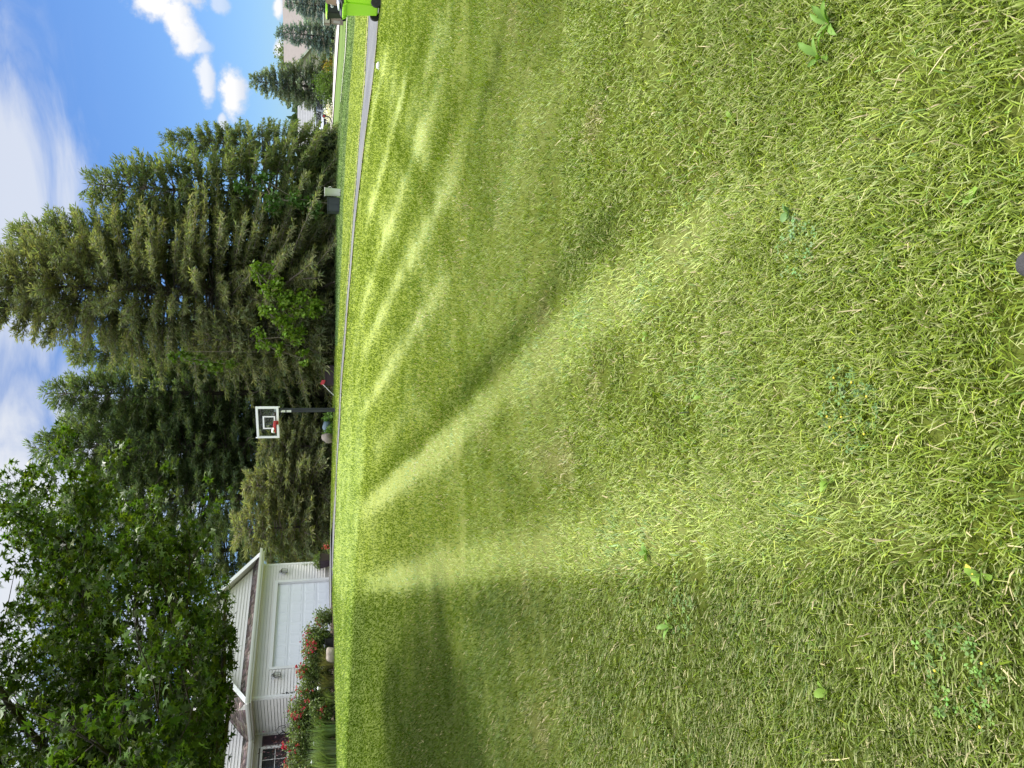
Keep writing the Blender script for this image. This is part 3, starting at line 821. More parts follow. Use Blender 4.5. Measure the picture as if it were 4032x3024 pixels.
# gutters, fascia, soffits
def gutter(a, b, out):
    a, b, out = Vector(a), Vector(b), Vector(out)
    prof = [(0, -.01), (.02, -.085), (.075, -.10), (.11, -.045), (.125, .02), (.112, .02), (.10, -.03), (.07, -.085), (.025, -.07), (.012, .0)]
    m = MB(); vs = [a + out * h + Vector((0, 0, v)) for h, v in prof] + [b + out * h + Vector((0, 0, v)) for h, v in prof]; n = len(prof)
    m.add(vs, [tuple(range(n)), tuple(range(n, 2 * n))] + [(i, (i + 1) % n, n + (i + 1) % n, n + i) for i in range(n)])
    m.build('gutter', M['trim'], H)
gutter((-OV - .09, -OV, EV), (7.1, -OV, EV), (0, -1, 0))
gutter((-OV, -OV - .09, EV), (-OV, 1.88, EV), (-1, 0, 0))
gutter((-10, 1.88, EV), (-OV - .02, 1.88, EV), (0, -1, 0))
MB().box(-OV, 7.0, -OV + .0, -OV + .02, EV - .16, EV - .02).box(-OV, 7.0, -OV + .021, -.03, EV - .15, EV - .13).build('fascia', M['trim'], H)
MB().box(-OV, -OV + .02, -OV + .022, 1.9, EV - .16, EV - .02).box(-OV + .021, -.03, -.028, 2.27, EV - .149, EV - .129).build('fascia', M['soffit'], H)
MB().box(-10, -OV - .002, 1.881, 1.90, EV - .16, EV - .02).box(-10, -OV + .018, 1.901, 2.27, EV - .151, EV - .131).build('fascia', M['trim'], H)
# main roof behind
mr = MB(); bl = (BAP + .12)
for s in (-1, 1):
    xe = BXC + s * 7.6; ze = BAP + .1 - 7.6 * BPT
    mr.hexa([(xe, 2.0, ze), (xe, 12, ze), (BXC, 12, BAP + .1), (BXC, 2.0, BAP + .1)], [(xe, 2.0, ze - .08), (xe, 12, ze - .08), (BXC, 12, BAP + .02), (BXC, 2.0, BAP + .02)])
mroof = mr.build('main_roof', M['soffit'], H)
shingles(mroof, (BXC + 7.6, 0, BAP + .1 - 7.6 * BPT), (0, 1, 0), (-1, 0, BPT), lambda s: (2.0, 12), int(7.6 * math.hypot(1, BPT) / .14), seed=8)
for s in (-1, 1):
    xe = BXC + s * 7.6; ze = BAP + .1 - 7.6 * BPT
    MB().hexa([(xe, 1.975, ze - .17), (xe, 1.998, ze - .17), (xe, 1.998, ze + .02), (xe, 1.975, ze + .02)], [(BXC, 1.975, BAP - .07), (BXC, 1.998, BAP - .07), (BXC, 1.998, BAP + .12), (BXC, 1.975, BAP + .12)]).build('rake_board', M['white'], mroof)

# overhead door
DX0, DX1, DH = 1.3, 5.5, 2.14
MB().box(DX0 - .12, DX0, -.032, .16, 0, DH + .12).build('door_jamb', M['trim'], H)
MB().box(DX1, DX1 + .12, -.032, .16, 0, DH + .12).build('door_jamb', M['trim'], H)
MB().box(DX0, DX1, -.031, .16, DH, DH + .119).build('door_head', M['trim'], H)
gd = MB().box(DX0, DX1, .135, .16, .0, DH).build('garage_door', M['door'], H)
NP = 8; pw = (DX1 - DX0) / NP; ph = DH / 4
sec = None
for r_ in range(4):
    z0 = r_ * ph + .006; z1 = (r_ + 1) * ph - .004
    s = MB().box(DX0 + .01, DX1 - .01, .108, .134, z0, z1).mesh('door_section')
    so_ = link('door_section', s, M['door'], gd)
    for c_ in range(NP):
        x0 = DX0 + c_ * pw + .055; x1 = DX0 + (c_ + 1) * pw - .055; a, b = z0 + .075, z1 - .075
        p = MB()
        p.hexa([(x0, .107, a), (x1, .107, a), (x1, .107, b), (x0, .107, b)], [(x0 + .018, .100, a + .014), (x1 - .018, .100, a + .014), (x1 - .018, .100, b - .014), (x0 + .018, .100, b - .014)])
        if sec is None: sec = (p.mesh('panel'), Vector((x0, 0, a)))
        o = link('panel', sec[0], M['door'], so_); o.location = (x0 - sec[1].x, 0, a - sec[1].z)
MB().box(DX0, DX1, -.5, .1, -.12, -.03).build('door_sill', M['conc'], H)

# coach lanterns
def lantern(x, z):
    l = MB()
    l.prism([(-.055, -.13), (.055, -.13), (.06, .05), (0.0, .11), (-.06, .05)], -.045, -.02)
    lan = l.build('wall_lantern', M['white'], H); lan.location = (x, 0, z)
    MB().tube([(0, -.04, .06), (0, -.10, .12), (0, -.17, .10), (0, -.17, .06)], .012, 6).build('bracket', M['pewter'], lan)
    cage = MB()
    top = [(-.085, -.255, .0), (.085, -.255, .0), (.085, -.085, .0), (-.085, -.085, .0)]
    cage.hexa(top, [(-.02, -.19, .075), (.02, -.19, .075), (.02, -.15, .075), (-.02, -.15, .075)])
    cage.box(-.06, .06, -.23, -.11, -.225, -.205)
    for sx, sy in ((-1, -1), (1, -1), (1, 1), (-1, 1)):
        cage.tube([(sx * .074, -.17 + sy * .074, 0), (sx * .055, -.17 + sy * .055, -.21)], .007, 5)
    for k in range(1, 4):
        zz = -.05 * k; w = .074 - .0047 * k
        cage.tube([(-w, -.17 - w, zz), (w, -.17 - w, zz)], .004, 4).tube([(-w, -.17 + w, zz), (-w, -.17 - w, zz)], .004, 4).tube([(w, -.17 + w, zz), (w, -.17 - w, zz)], .004, 4)
    cage.lathe([(.012, .075), (.02, .095), (.008, .115), (.0, .12)], 8, (0, -.17, 0))
    cage.build('lantern_cage', M['pewter'], lan)
    gm = MB().hexa([(-.066, -.236, -.004), (.066, -.236, -.004), (.066, -.104, -.004), (-.066, -.104, -.004)], [(-.05, -.22, -.2), (.05, -.22, -.2), (.05, -.12, -.2), (-.05, -.12, -.2)])
    gm.build('lantern_glass', M['cream'], lan)
lantern(.84, 2.02); lantern(6.02, 1.98)
# house number
for i, ch in enumerate('196'):
    cu = bpy.data.curves.new('digit', 'FONT'); cu.body = ch; cu.size = .17; cu.extrude = .006; cu.shear = .25; cu.align_x = 'CENTER'
    tmp = bpy.data.objects.new('digit', cu); COL.objects.link(tmp)
    dg = bpy.context.evaluated_depsgraph_get(); me = bpy.data.meshes.new_from_object(tmp.evaluated_get(dg))
    bpy.data.objects.remove(tmp)
    me.materials.clear()
    link('house_number', me, M['iron'], H, (.085, -.036, 1.62 - i * .15), (R(90), 0, 0))

# ------------------------------------------------------------------ spruces
def spruce_data(H_, R_, seed, col, cb=.02, step=.40, nb=6, droop=.22, sparse=None, shape=.85, needle=(.30, .045), fan=1.0):
    r = np.random.default_rng(seed); rn = random.Random(seed)
    SA, SB, ra, rb = [], [], [], []
    P, Dv, L, W, tone = [], [], [], [], []
    z = H_ * cb + .15
    while z < H_ - .25:
        t = z / H_
        n = max(3, int(nb * (1.0 if t < .8 else .8)))
        a0 = r.uniform(0, 6.28)
        for k in range(n):
            if sparse and sparse[0] < t < sparse[1] and r.uniform() < sparse[2]: continue
            a = a0 + k * 2 * math.pi / n + r.normal(0, .18)
            Lb = R_ * ((1 - t) ** shape) * r.uniform(.72, 1.12) + .12
            if t < .12: Lb *= .75 + 2 * t
            el0 = (.55 * (t - .45) + r.normal(0, .07)) 
            pts = []; ns = max(3, int(Lb / .45)); p = np.array([0, 0, z + r.uniform(-.26, .26)]); e = el0 + .12
            for i in range(ns + 1):
                pts.append(p.copy()); s = i / ns
                ee = e - droop * 2.2 * s * (1 - t) + droop * 2.9 * (1 - t) * max(0, s - .62)
                d = np.array([math.cos(a) * math.cos(ee), math.sin(a) * math.cos(ee), math.sin(ee)]); p = p + d * Lb / ns; a += r.normal(0, .05)
            for i in range(ns):
                SA.append(pts[i]); SB.append(pts[i + 1]); w0 = .012 + .010 * Lb
                ra.append(w0 * (1 - i / ns) + .006); rb.append(w0 * (1 - (i + 1) / ns) + .005)
            m = max(3, int(Lb / .17 * fan))
            inner = r.uniform(.16, .34)
            for j in range(m):
                s = inner + (1 - inner) * (j + r.uniform(0, 1)) / m
                f = s * ns; i = min(int(f), ns - 1); q = pts[i] + (pts[i + 1] - pts[i]) * (f - i)
                bd = pts[i + 1] - pts[i]; bd = bd / np.linalg.norm(bd); sd = np.cross(bd, [0, 0, 1.0])
                tl = (.16 + .62 * (1 - s) * min(1, Lb / 2.2)) * r.uniform(.6, 1.25) + .10
                for side in (-1, 1):
                    td = bd * r.uniform(.55, .95) + sd * side * r.uniform(.55, 1.0) + np.array([0, 0, r.normal(-.16 * (1 - t), .2)]); td /= np.linalg.norm(td)
                    if tl > .4 and r.uniform() < .5:
                        SA.append(q); SB.append(q + td * tl * .9); ra.append(.007); rb.append(.003)
                    kk = max(3, int(tl / .062))
                    for x in range(kk):
                        u = (x + r.uniform(.1, 1)) / kk
                        P.append(q + td * tl * u); dd = td + r.normal(0, .40, 3) + np.array([0, 0, .16 - 1.5 * droop * (1 - t) * r.uniform(0, 1)]); Dv.append(dd)
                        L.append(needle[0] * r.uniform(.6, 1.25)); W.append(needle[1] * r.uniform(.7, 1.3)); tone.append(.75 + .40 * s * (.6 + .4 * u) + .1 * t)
            # tip
            P.append(pts[-1] - (pts[-1] - pts[-2]) * .2); Dv.append(pts[-1] - pts[-2] + np.array([0, 0, .1])); L.append(needle[0] * 1.3); W.append(needle[1]); tone.append(1.2)
        z += step * r.uniform(.75, 1.25) * (1.0 if t < .8 else .75)
    # leader
    for k in range(14):
        P.append(np.array([0, 0, H_ - .75 + k * .05])); Dv.append(r.normal(0, .5, 3) + np.array([0, 0, .7])); L.append(.28); W.append(needle[1]); tone.append(1.1)
    P = np.array(P); n = len(P)
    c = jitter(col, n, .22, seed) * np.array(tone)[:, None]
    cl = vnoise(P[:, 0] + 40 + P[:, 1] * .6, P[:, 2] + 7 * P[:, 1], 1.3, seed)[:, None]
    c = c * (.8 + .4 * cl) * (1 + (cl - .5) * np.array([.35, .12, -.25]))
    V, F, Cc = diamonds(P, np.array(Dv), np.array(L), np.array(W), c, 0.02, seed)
    crown = np_mesh('crown', V, [F], Cc)
    V2, F2 = sticks(np.array(SA), np.array(SB), ra, rb)
    wood = np_mesh('branches', V2, [F2])
    tr = MB().tube([(0, 0, -.3), (0, 0, .3), (.03, 0, H_ * .4), (0, .02, H_ - .1)], [H_ * .017 + .05, H_ * .0145 + .03, H_ * .009 + .01, .012], 9).mesh('trunk', smooth=True)
    return crown, wood, tr
OL = (.158, .172, .082); DG = (.105, .145, .062); BL = (.15, .20, .205); MID = (.134, .165, .065); GB = (.13, .165, .125)
SP = {
    'giant': spruce_data(18.6, 7.0, 3, OL, .01, .39, 11, .30, None, .62, (.28, .027), 1.1),
    'tall': spruce_data(16.8, 5.0, 5, MID, .05, .40, 9, .26, None, .66, (.28, .027), 1.15),
    'open': spruce_data(15.6, 4.3, 8, DG, .12, .40, 9, .22, (.14, .42, .28), .68, (.30, .029), 1.1),
    'mid': spruce_data(9.6, 3.7, 13, MID, .01, .36, 8, .24, None, .60, (.27, .027), 1.15),
    'low': spruce_data(4.8, 2.5, 21, OL, .01, .33, 8, .34, None, .52, (.26, .027), 1.15),
    'blue': spruce_data(5.6, 1.85, 31, BL, .01, .28, 8, .05, None, .78, (.22, .034), 1.15),
    'blue2': spruce_data(7.0, 2.9, 37, GB, .01, .32, 8, .12, None, .78, (.26, .040), 1.05),
}
def put_spruce(kind, x, y, label, group, sc=1.0, rz=0.0, sz=None, lift=0.0):
    t = thing('spruce_tree', label, 'spruce', (x, y, gz(x, y) - .05 + lift), rz, group)
    t.scale = (sc, sc, sz or sc)
    cr, wd, tr = SP[kind]
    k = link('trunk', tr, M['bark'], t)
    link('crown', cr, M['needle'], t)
    link('branch', wd, M['twig'], k)
    return t
def place(u, v_apex, y, kind, label, group, sc=None, rz=0.0, wide=1.0, x=None):
    p = at(u, v_apex, y)
    if x is not None: p.x = x
    H_ = {'giant': 18.6, 'tall': 16.8, 'open': 15.6, 'mid': 9.6, 'low': 4.8, 'blue': 5.6, 'blue2': 7.0}[kind]
    h = p.z - gz(p.x, y); sz = h / H_
    return put_spruce(kind, p.x, y, label, group, (sc or sz) * wide, rz, sz)
ROW = 'tall spruces behind the driveway'
place(1905, -190, 43.0, 'giant', 'tallest olive green spruce in the middle, drooping twigs, top out of the frame', ROW, 1.0, 0.4)
place(2080, 10, 45.5, 'tall', 'tall spruce just to the right of the tallest one, its spiky top against blue sky', ROW, 1.05, 1.1)
place(2300, 335, 44.5, 'mid', 'shorter spruce on the right shoulder of the spruce row above the cream barrel', ROW, 1.1, 2.0)
place(2478, 640, 46.0, 'mid', 'rightmost and smallest spruce of the row, ending beside the far grey roofed house', ROW, .56, 4.2)
place(1474, 165, 47.0, 'open', 'slim dark spruce with gaps of sky, directly above the right edge of the basketball hoop', ROW, 1.0, .3)
place(1352, 215, 49.5, 'open', 'thin spruce half hidden between two others above the basketball hoop', ROW, .9, 2.2)
place(1259, 108, 47.0, 'open', 'pointed dark spruce with a thin bare leader, left of the hoop beside the maple leaves', ROW, 1.02, 3.3)
place(1040, 190, 46.0, 'open', 'dark spruce mostly behind the maple leaves, right of the garage gable', ROW, 1.05, 5.1)
place(830, 330, 51.0, 'tall', 'spruce behind the garage roof, seen through the maple leaves', ROW, .85, 1.9)
place(1180, 330, 56.0, 'tall', 'spruce in the second rank, filling the gap left of the basketball hoop', ROW, .95, 2.9)
place(1400, 420, 57.0, 'tall', 'spruce in the second rank, filling the gap straight above the hoop', ROW, .95, 4.4)
place(1640, 250, 55.0, 'tall', 'spruce in the second rank behind the left flank of the tallest one', ROW, 1.0, 5.3)
LOWG = 'low spruces in front of the tall row'
place(935, 905, 40.5, 'low', 'low bushy spruce touching the right corner of the garage', LOWG, 1.08, .5)
place(1110, 950, 41.0, 'low', 'low bushy spruce midway between garage and basketball pole', LOWG, 1.05, 2.4)
place(1265, 1010, 42.0, 'low', 'low bushy spruce just left of the basketball pole', LOWG, .85, 4.0)
place(1690, 760, 40.0, 'low', 'low spruce merging into the foot of the tallest spruce', LOWG, 1.15, 1.3)
BLG = 'blue spruces by the far street'
place(2899, 1086, 66.0, 'blue', 'blue grey spruce in front of the brown roof, left of the mailbox', BLG, .92, .2)
place(3016, 1120, 61.0, 'blue', 'dark blue spruce cut by the right edge of the frame, behind the lime cart', BLG, .92, 1.7)
place(2706, 985, 72.0, 'blue2', 'largest grey green spruce standing alone left of the brown roofed house', BLG, 1.08, 2.6)

# dark shrubs and saplings under the row
def shrub(name, label, cat, x, y, rx, ry, h, col, n, leaf=(.16, .05), seed=0, group=None, m='leaf', stems=True, lift=0.0, up_=.4):
    r = np.random.default_rng(seed)
    b = thing(name, label, cat, (x, y, gz(x, y) + lift), 0, group)
    d = r.normal(size=(n, 3)); d /= np.linalg.norm(d, axis=1, keepdims=True); d[:, 2] = np.abs(d[:, 2]) * 1.0
    rad = r.uniform(.25, 1, n) ** .4
    lob = 1 + .22 * np.sin(3 * np.arctan2(d[:, 1], d[:, 0]) + seed) + .16 * np.sin(7 * np.arctan2(d[:, 1], d[:, 0]) + 2 * seed + 5 * d[:, 2])
    P = d * rad[:, None] * lob[:, None] * np.array([rx, ry, h]); P[:, 2] = np.maximum(P[:, 2], .03)
    Dv = d + r.normal(0, .7, (n, 3)) + np.array([0, 0, up_])
    c = jitter(col, n, .25, seed)
    V, F, C = diamonds(P, Dv, leaf[0] * r.uniform(.6, 1.3, n), leaf[1] * r.uniform(.6, 1.3, n), c, .05, seed)
    link('foliage', np_mesh('foliage', V, [F], C), M[m], b)
    if stems:
        k = 14; a = r.uniform(0, 6.28, k); tip = np.stack([np.cos(a) * rx * .6, np.sin(a) * ry * .6, h * r.uniform(.5, .85, k)], 1)
        V2, F2 = sticks(np.zeros((k, 3)) + r.normal(0, .04, (k, 3)) * np.array([1, 1, 0]), tip, [.012] * k, [.004] * k)
        link('stem', np_mesh('stem', V2, [F2]), M['twig'], b)
    return b
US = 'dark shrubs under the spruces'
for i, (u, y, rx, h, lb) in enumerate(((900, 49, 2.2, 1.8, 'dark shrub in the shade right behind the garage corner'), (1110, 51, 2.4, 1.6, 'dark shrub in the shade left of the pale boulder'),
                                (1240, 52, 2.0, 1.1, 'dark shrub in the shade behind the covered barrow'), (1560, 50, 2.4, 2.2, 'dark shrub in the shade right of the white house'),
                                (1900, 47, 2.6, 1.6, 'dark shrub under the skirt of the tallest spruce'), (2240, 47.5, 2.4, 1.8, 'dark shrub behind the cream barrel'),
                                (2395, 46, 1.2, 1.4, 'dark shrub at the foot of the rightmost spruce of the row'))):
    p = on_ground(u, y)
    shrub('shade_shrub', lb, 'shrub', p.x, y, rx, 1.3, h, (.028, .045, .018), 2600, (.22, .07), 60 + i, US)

# bright climbers growing over the tall spruces
def climber(label, spots, col, seed):
    r = np.random.default_rng(seed)
    P0 = at(spots[0][0], 1300, 38); root = thing('climbing_vine', label, 'vine', (P0.x, 38.0, gz(P0.x, 38.0)))
    Ps = []; A = []; B = []
    prev = None
    for (u, v, y, s, n) in spots:
        c = np.array(at(u, v, y)) - np.array(root.location)
        k = 3 + n // 90
        for j in range(k):
            cc = c + r.normal(0, s * .55, 3) * np.array([1, .5, 1])
            q = r.normal(0, s * .30, (n // k, 3)); q[:, 2] -= .25 * np.abs(q[:, 0]); Ps.append(cc + q)
            A.append(c); B.append(cc)
        A.append(prev if prev is not None else np.array([0, 1.0, .2])); B.append(c); prev = c
    P = np.concatenate(Ps); n = len(P)
    c = jitter(col, n, .25, seed)
    V, F, C = diamonds(P, r.normal(0, 1, (n, 3)) + np.array([0, -.3, .1]), r.uniform(.12, .24, n), r.uniform(.05, .09, n), c, .1, seed)
    link('foliage', np_mesh('foliage', V, [F], C), M['leaf'], root)
    V2, F2 = sticks(np.array(A), np.array(B), [.02] * len(A), [.012] * len(A))
    link('stem', np_mesh('stem', V2, [F2]), M['twig'], root)
climber('bright yellow green climbing vine over the lower front of the tallest spruce',
        [(1830, 1240, 36.8, .45, 260), (1820, 1180, 36.7, .5, 330), (1850, 1120, 36.7, .5, 330), (1900, 1060, 36.8, .5, 330), (1960, 1010, 37.0, .4, 200), (1790, 1060, 36.8, .45, 260),
         (1740, 1110, 36.9, .45, 260), (1700, 1170, 37.0, .4, 200), (1690, 1020, 37.3, .35, 150), (1650, 1080, 37.2, .35, 140), (1610, 1200, 37.6, .3, 110)], (.125, .21, .016), 71)
climber('smaller bright green vine high on the left side of the tallest spruce', [(1640, 720, 38.6, .25, 80), (1600, 800, 38.8, .35, 150), (1570, 850, 38.8, .35, 150), (1620, 690, 38.9, .2, 50), (1590, 900, 38.5, .25, 80)], (.10, .17, .016), 72)
climber('darker green leafy vine over the spruces right of the tallest one', [(2240, 1180, 39.6, .5, 260), (2230, 1080, 39.8, .5, 260), (2320, 1030, 41.0, .5, 240), (2200, 1230, 39.4, .4, 160), (2290, 960, 41.2, .4, 160)], (.055, .12, .018), 73)

# ------------------------------------------------------------------ the maple at the left
def maple_tree():
    r = np.random.default_rng(5)
    bx, by = -6.6, 10.4; bz = gz(bx, by)
    t = thing('maple_tree', 'large maple reaching into the picture from the left, dark branches and backlit green leaves', 'maple', (bx, by, bz))
    C0 = np.array([0, 0, 5.9 - bz]); RX, RZD, RZU = 5.0, 4.7, 3.0
    def inside(p, f=1.0):
        if p[2] + bz < 1.5 + .106 * (by + p[1]) + .05 * math.sin(3 * p[0]): return False
        q = p - C0; rz = RZD if q[2] < 0 else RZU
        return (abs(math.hypot(q[0], q[1]) / RX) ** 2.3 + abs(q[2] / rz) ** 2.3) < f
    A, B, ra, rb, tw = [], [], [], [], []
    trunk = [(0, 0, -.3), (.02, .02, .6), (.1, 0, 2.2), (.05, .08, 4.0), (.15, .02, 6.0), (.1, 0, 8.6)]
    tm = MB().tube(trunk, [.26, .19, .16, .125, .08, .03], 10).build('trunk', M['bark'], t, smooth=True)
    N = 72
    limbs = []
    for i in range(N):
        z = 2.62 + 5.4 * (i / N) ** 1.25 + r.uniform(-.1, .1)
        a = i * 2.399 + r.normal(0, .2)
        if r.uniform() < .55: a = r.uniform(-1.3, 1.1)          # fuller on the open side
        e = R(-3) + R(50) * (z - 2.6) / 5.5 + r.normal(0, .1)
        p = np.array([.08, .03, z]); pts = [p.copy()]; L = 0
        while L < 7 and len(pts) < 24:
            d = np.array([math.cos(a) * math.cos(e), math.sin(a) * math.cos(e), math.sin(e)])
            p = p + d * .42; L += .42
            if not inside(p, 1.0): break
            pts.append(p.copy()); a += r.normal(0, .07); e += r.normal(.0, .05)
        limbs.append(pts)
    for pts in limbs:
        n = len(pts)
        if n < 3: continue
        r0 = .020 + .0058 * n
        for i in range(n - 1):
            A.append(pts[i]); B.append(pts[i + 1]); ra.append(r0 * (1 - i / n) + .006); rb.append(r0 * (1 - (i + 1) / n) + .006)
        for i in range(2, n):
            for k in range(2 if i < n - 1 else 3):
                bd = (pts[i] - pts[i - 1]); bd /= np.linalg.norm(bd)
                sd = np.cross(bd, [0, 0, 1.0]); sd /= np.linalg.norm(sd)
                s = 1 if (k + i) % 2 else -1
                d = bd * r.uniform(.5, 1) + sd * s * r.uniform(.3, .9) + np.array([0, 0, r.normal(.12, .3)]); d /= np.linalg.norm(d)
                ln = r.uniform(.5, 1.25); q = pts[i]; m = 3
                for j in range(m):
                    q2 = q + d * ln / m; A.append(q); B.append(q2); ra.append(.010 - .002 * j); rb.append(.008 - .002 * j)
                    for w in range(2):
                        dd = d + r.normal(0, .55, 3); dd /= np.linalg.norm(dd); e2 = q2 + dd * r.uniform(.18, .42)
                        A.append(q2); B.append(e2); ra.append(.004); rb.append(.002); tw.append((q2, e2))
                    q = q2; d = d + r.normal(0, .16, 3); d /= np.linalg.norm(d)
    A, B, ra, rb = np.array(A), np.array(B), np.array(ra), np.array(rb)
    def floor_of(Q): return 1.5 + (.104 + .075 * (vnoise(Q[:, 0] + 30, Q[:, 1] + 30, 1.1, 3) * .65 + vnoise(Q[:, 0] + 30, Q[:, 1] + 30, .4, 4) * .35)) * (by + Q[:, 1])
    ok = ((A[:, 2] + bz > floor_of(A)) & (B[:, 2] + bz > floor_of(B))) | (ra > .03)
    A, B, ra, rb = A[ok], B[ok], ra[ok], rb[ok]
    V, F = sticks(A, B, ra, rb)
    link('branch', np_mesh('branch', V, [F]), M['bark'], tm)
    # leaves
    tw0 = np.array([a for a, b in tw]); tw1 = np.array([b for a, b in tw]); k = 19
    n = len(tw) * k
    s = r.uniform(.1, 1.1, (len(tw), k, 1)); P = (tw0[:, None] + (tw1 - tw0)[:, None] * s + r.normal(0, .07, (len(tw), k, 3))).reshape(-1, 3)
    # thin leaves out of view to save faces and lighten the cast shadow
    Wq = P + np.array([bx, by, bz]); rq = Wq - np.array([0, 0, EYE]); zq = rq[:, 1] * cp - rq[:, 2] * sp
    uq = 1512 + F_PX * rq[:, 0] / zq; vq = 2016 - F_PX * (rq[:, 1] * sp + rq[:, 2] * cp) / zq
    rag = vnoise(P[:, 0] + 30, P[:, 1] + 30, 1.1, 3) * .65 + vnoise(P[:, 0] + 30, P[:, 1] + 30, .4, 4) * .35
    keep = (P[:, 2] + bz > 1.5 + (.097 + .075 * rag) * (by + P[:, 1]))
    hole = vnoise(P[:, 0] * .8 + P[:, 1] * .6 + 50, P[:, 2] + 50 + .3 * P[:, 1], .85, 8); keep &= (r.uniform(0, 1, n) < np.clip(.25 + 3.2 * (hole - .22), .2, 1)); keep &= ((uq > -250) & (vq > -350)) | (r.uniform(0, 1, n) < .10); P = P[keep]; n = len(P)
    dirs = r.normal(0, 1, (n, 3)) * np.array([1, 1, .55]) + np.array([0, 0, -.35]); dirs /= np.linalg.norm(dirs, axis=1, keepdims=True)
    nr = r.normal(0, .62, (n, 3)) + np.array([0, -.15, 1.0]); nr -= dirs * (nr * dirs).sum(1, keepdims=True); nr /= np.linalg.norm(nr, axis=1, keepdims=True)
    sd = np.cross(nr, dirs)
    tpl = np.array([(0, 0), (.20, -.02), (.46, .05), (.21, .20), (.58, .54), (.15, .42), (.17, .64), (0, 1.05), (-.17, .64), (-.15, .42), (-.58, .54), (-.21, .20), (-.46, .05), (-.20, -.02)], float)
    cup = np.array([0, -.02, -.09, -.02, -.12, -.02, .02, -.12, .02, -.02, -.12, -.02, -.09, -.02])
    size = r.uniform(.066, .122, n)
    c = jitter((.062, .112, .011), n, .30, 9); 
    yg = r.uniform(0, 1, n) < .12; c[yg] *= np.array([1.7, 1.4, .9])
    # which leaves show largest: nearest to the lens inside the picture
    Wp = P + np.array([bx, by, bz]); rel = Wp - np.array([0, 0, EYE]); zc = rel[:, 1] * cp - rel[:, 2] * sp
    uu = 1512 + F_PX * rel[:, 0] / zc; vv = 2016 - F_PX * (rel[:, 1] * sp + rel[:, 2] * cp) / zc
    vis = (uu > 0) & (uu < 3024) & (vv > 0)
    score = np.where(vis, size / zc, 0); order = np.argsort(-score)
    top = order[:300]; rest = order[300:]
    def tri(ix):
        Vv = P[ix][:, None] + (sd[ix][:, None] * tpl[None, :, :1] + dirs[ix][:, None] * tpl[None, :, 1:] + nr[ix][:, None] * cup[None, :, None]) * size[ix][:, None, None]
        return Vv.reshape(-1, 3)
    keep8 = [0, 2, 3, 4, 5, 7, 9, 10, 11, 12]
    fan8 = np.array([(0, 1, 2), (0, 2, 4), (2, 3, 4), (0, 4, 6), (4, 5, 6), (0, 6, 8), (6, 7, 8), (0, 8, 9)])
    fan = np.array([(0, 1, 13), (1, 2, 3), (1, 3, 5), (3, 4, 5), (5, 6, 13), (1, 5, 13), (6, 7, 8), (6, 8, 9), (6, 9, 13), (9, 10, 11), (9, 11, 13), (11, 12, 13)])
    tp4 = np.array([(-.17, .30), (.17, .30), (0, 1.05), (0, .08), (-.60, .56), (0, .52), (.60, .56), (-.46, .0), (.46, .0), (0, .36)], float)
    cu4 = np.array([0, 0, -.1, 0, -.12, 0, -.12, -.06, -.06, 0])
    F = (np.arange(len(rest))[:, None, None] * 10 + np.array([(0, 1, 2), (3, 5, 4), (3, 6, 5), (7, 8, 9)])[None]).reshape(-1, 3)
    V8 = P[rest][:, None] + (sd[rest][:, None] * tp4[None, :, :1] + dirs[rest][:, None] * tp4[None, :, 1:] + nr[rest][:, None] * cu4[None, :, None]) * size[rest][:, None, None]
    link('foliage', np_mesh('foliage', V8.reshape(-1, 3), [F], np.repeat(c[rest], 10, 0)), M['maple'], t, kind='stuff')
    T = np.stack([tpl[:, 0], tpl[:, 1], cup], 1)
    meshes = [np_mesh('leaf', T, [fan], np.repeat(jitter((.066, .120, .012), 1, .3, 90 + q), 14, 0)) for q in range(6)]
    for me in meshes: me.materials.append(M['maple'])
    for j, i in enumerate(top):
        o = link('leaf', meshes[j % 6], None, t)
        mt = Matrix((tuple(sd[i] * size[i]) + (P[i][0],), tuple(dirs[i] * size[i]) + (P[i][1],), tuple(nr[i] * size[i]) + (P[i][2],), (0, 0, 0, 1)))
        m3 = Matrix([[sd[i][a], dirs[i][a], nr[i][a]] for a in range(3)])
        o.rotation_euler = m3.to_euler(); o.location = tuple(P[i]); o.scale = (size[i],) * 3
maple_tree()

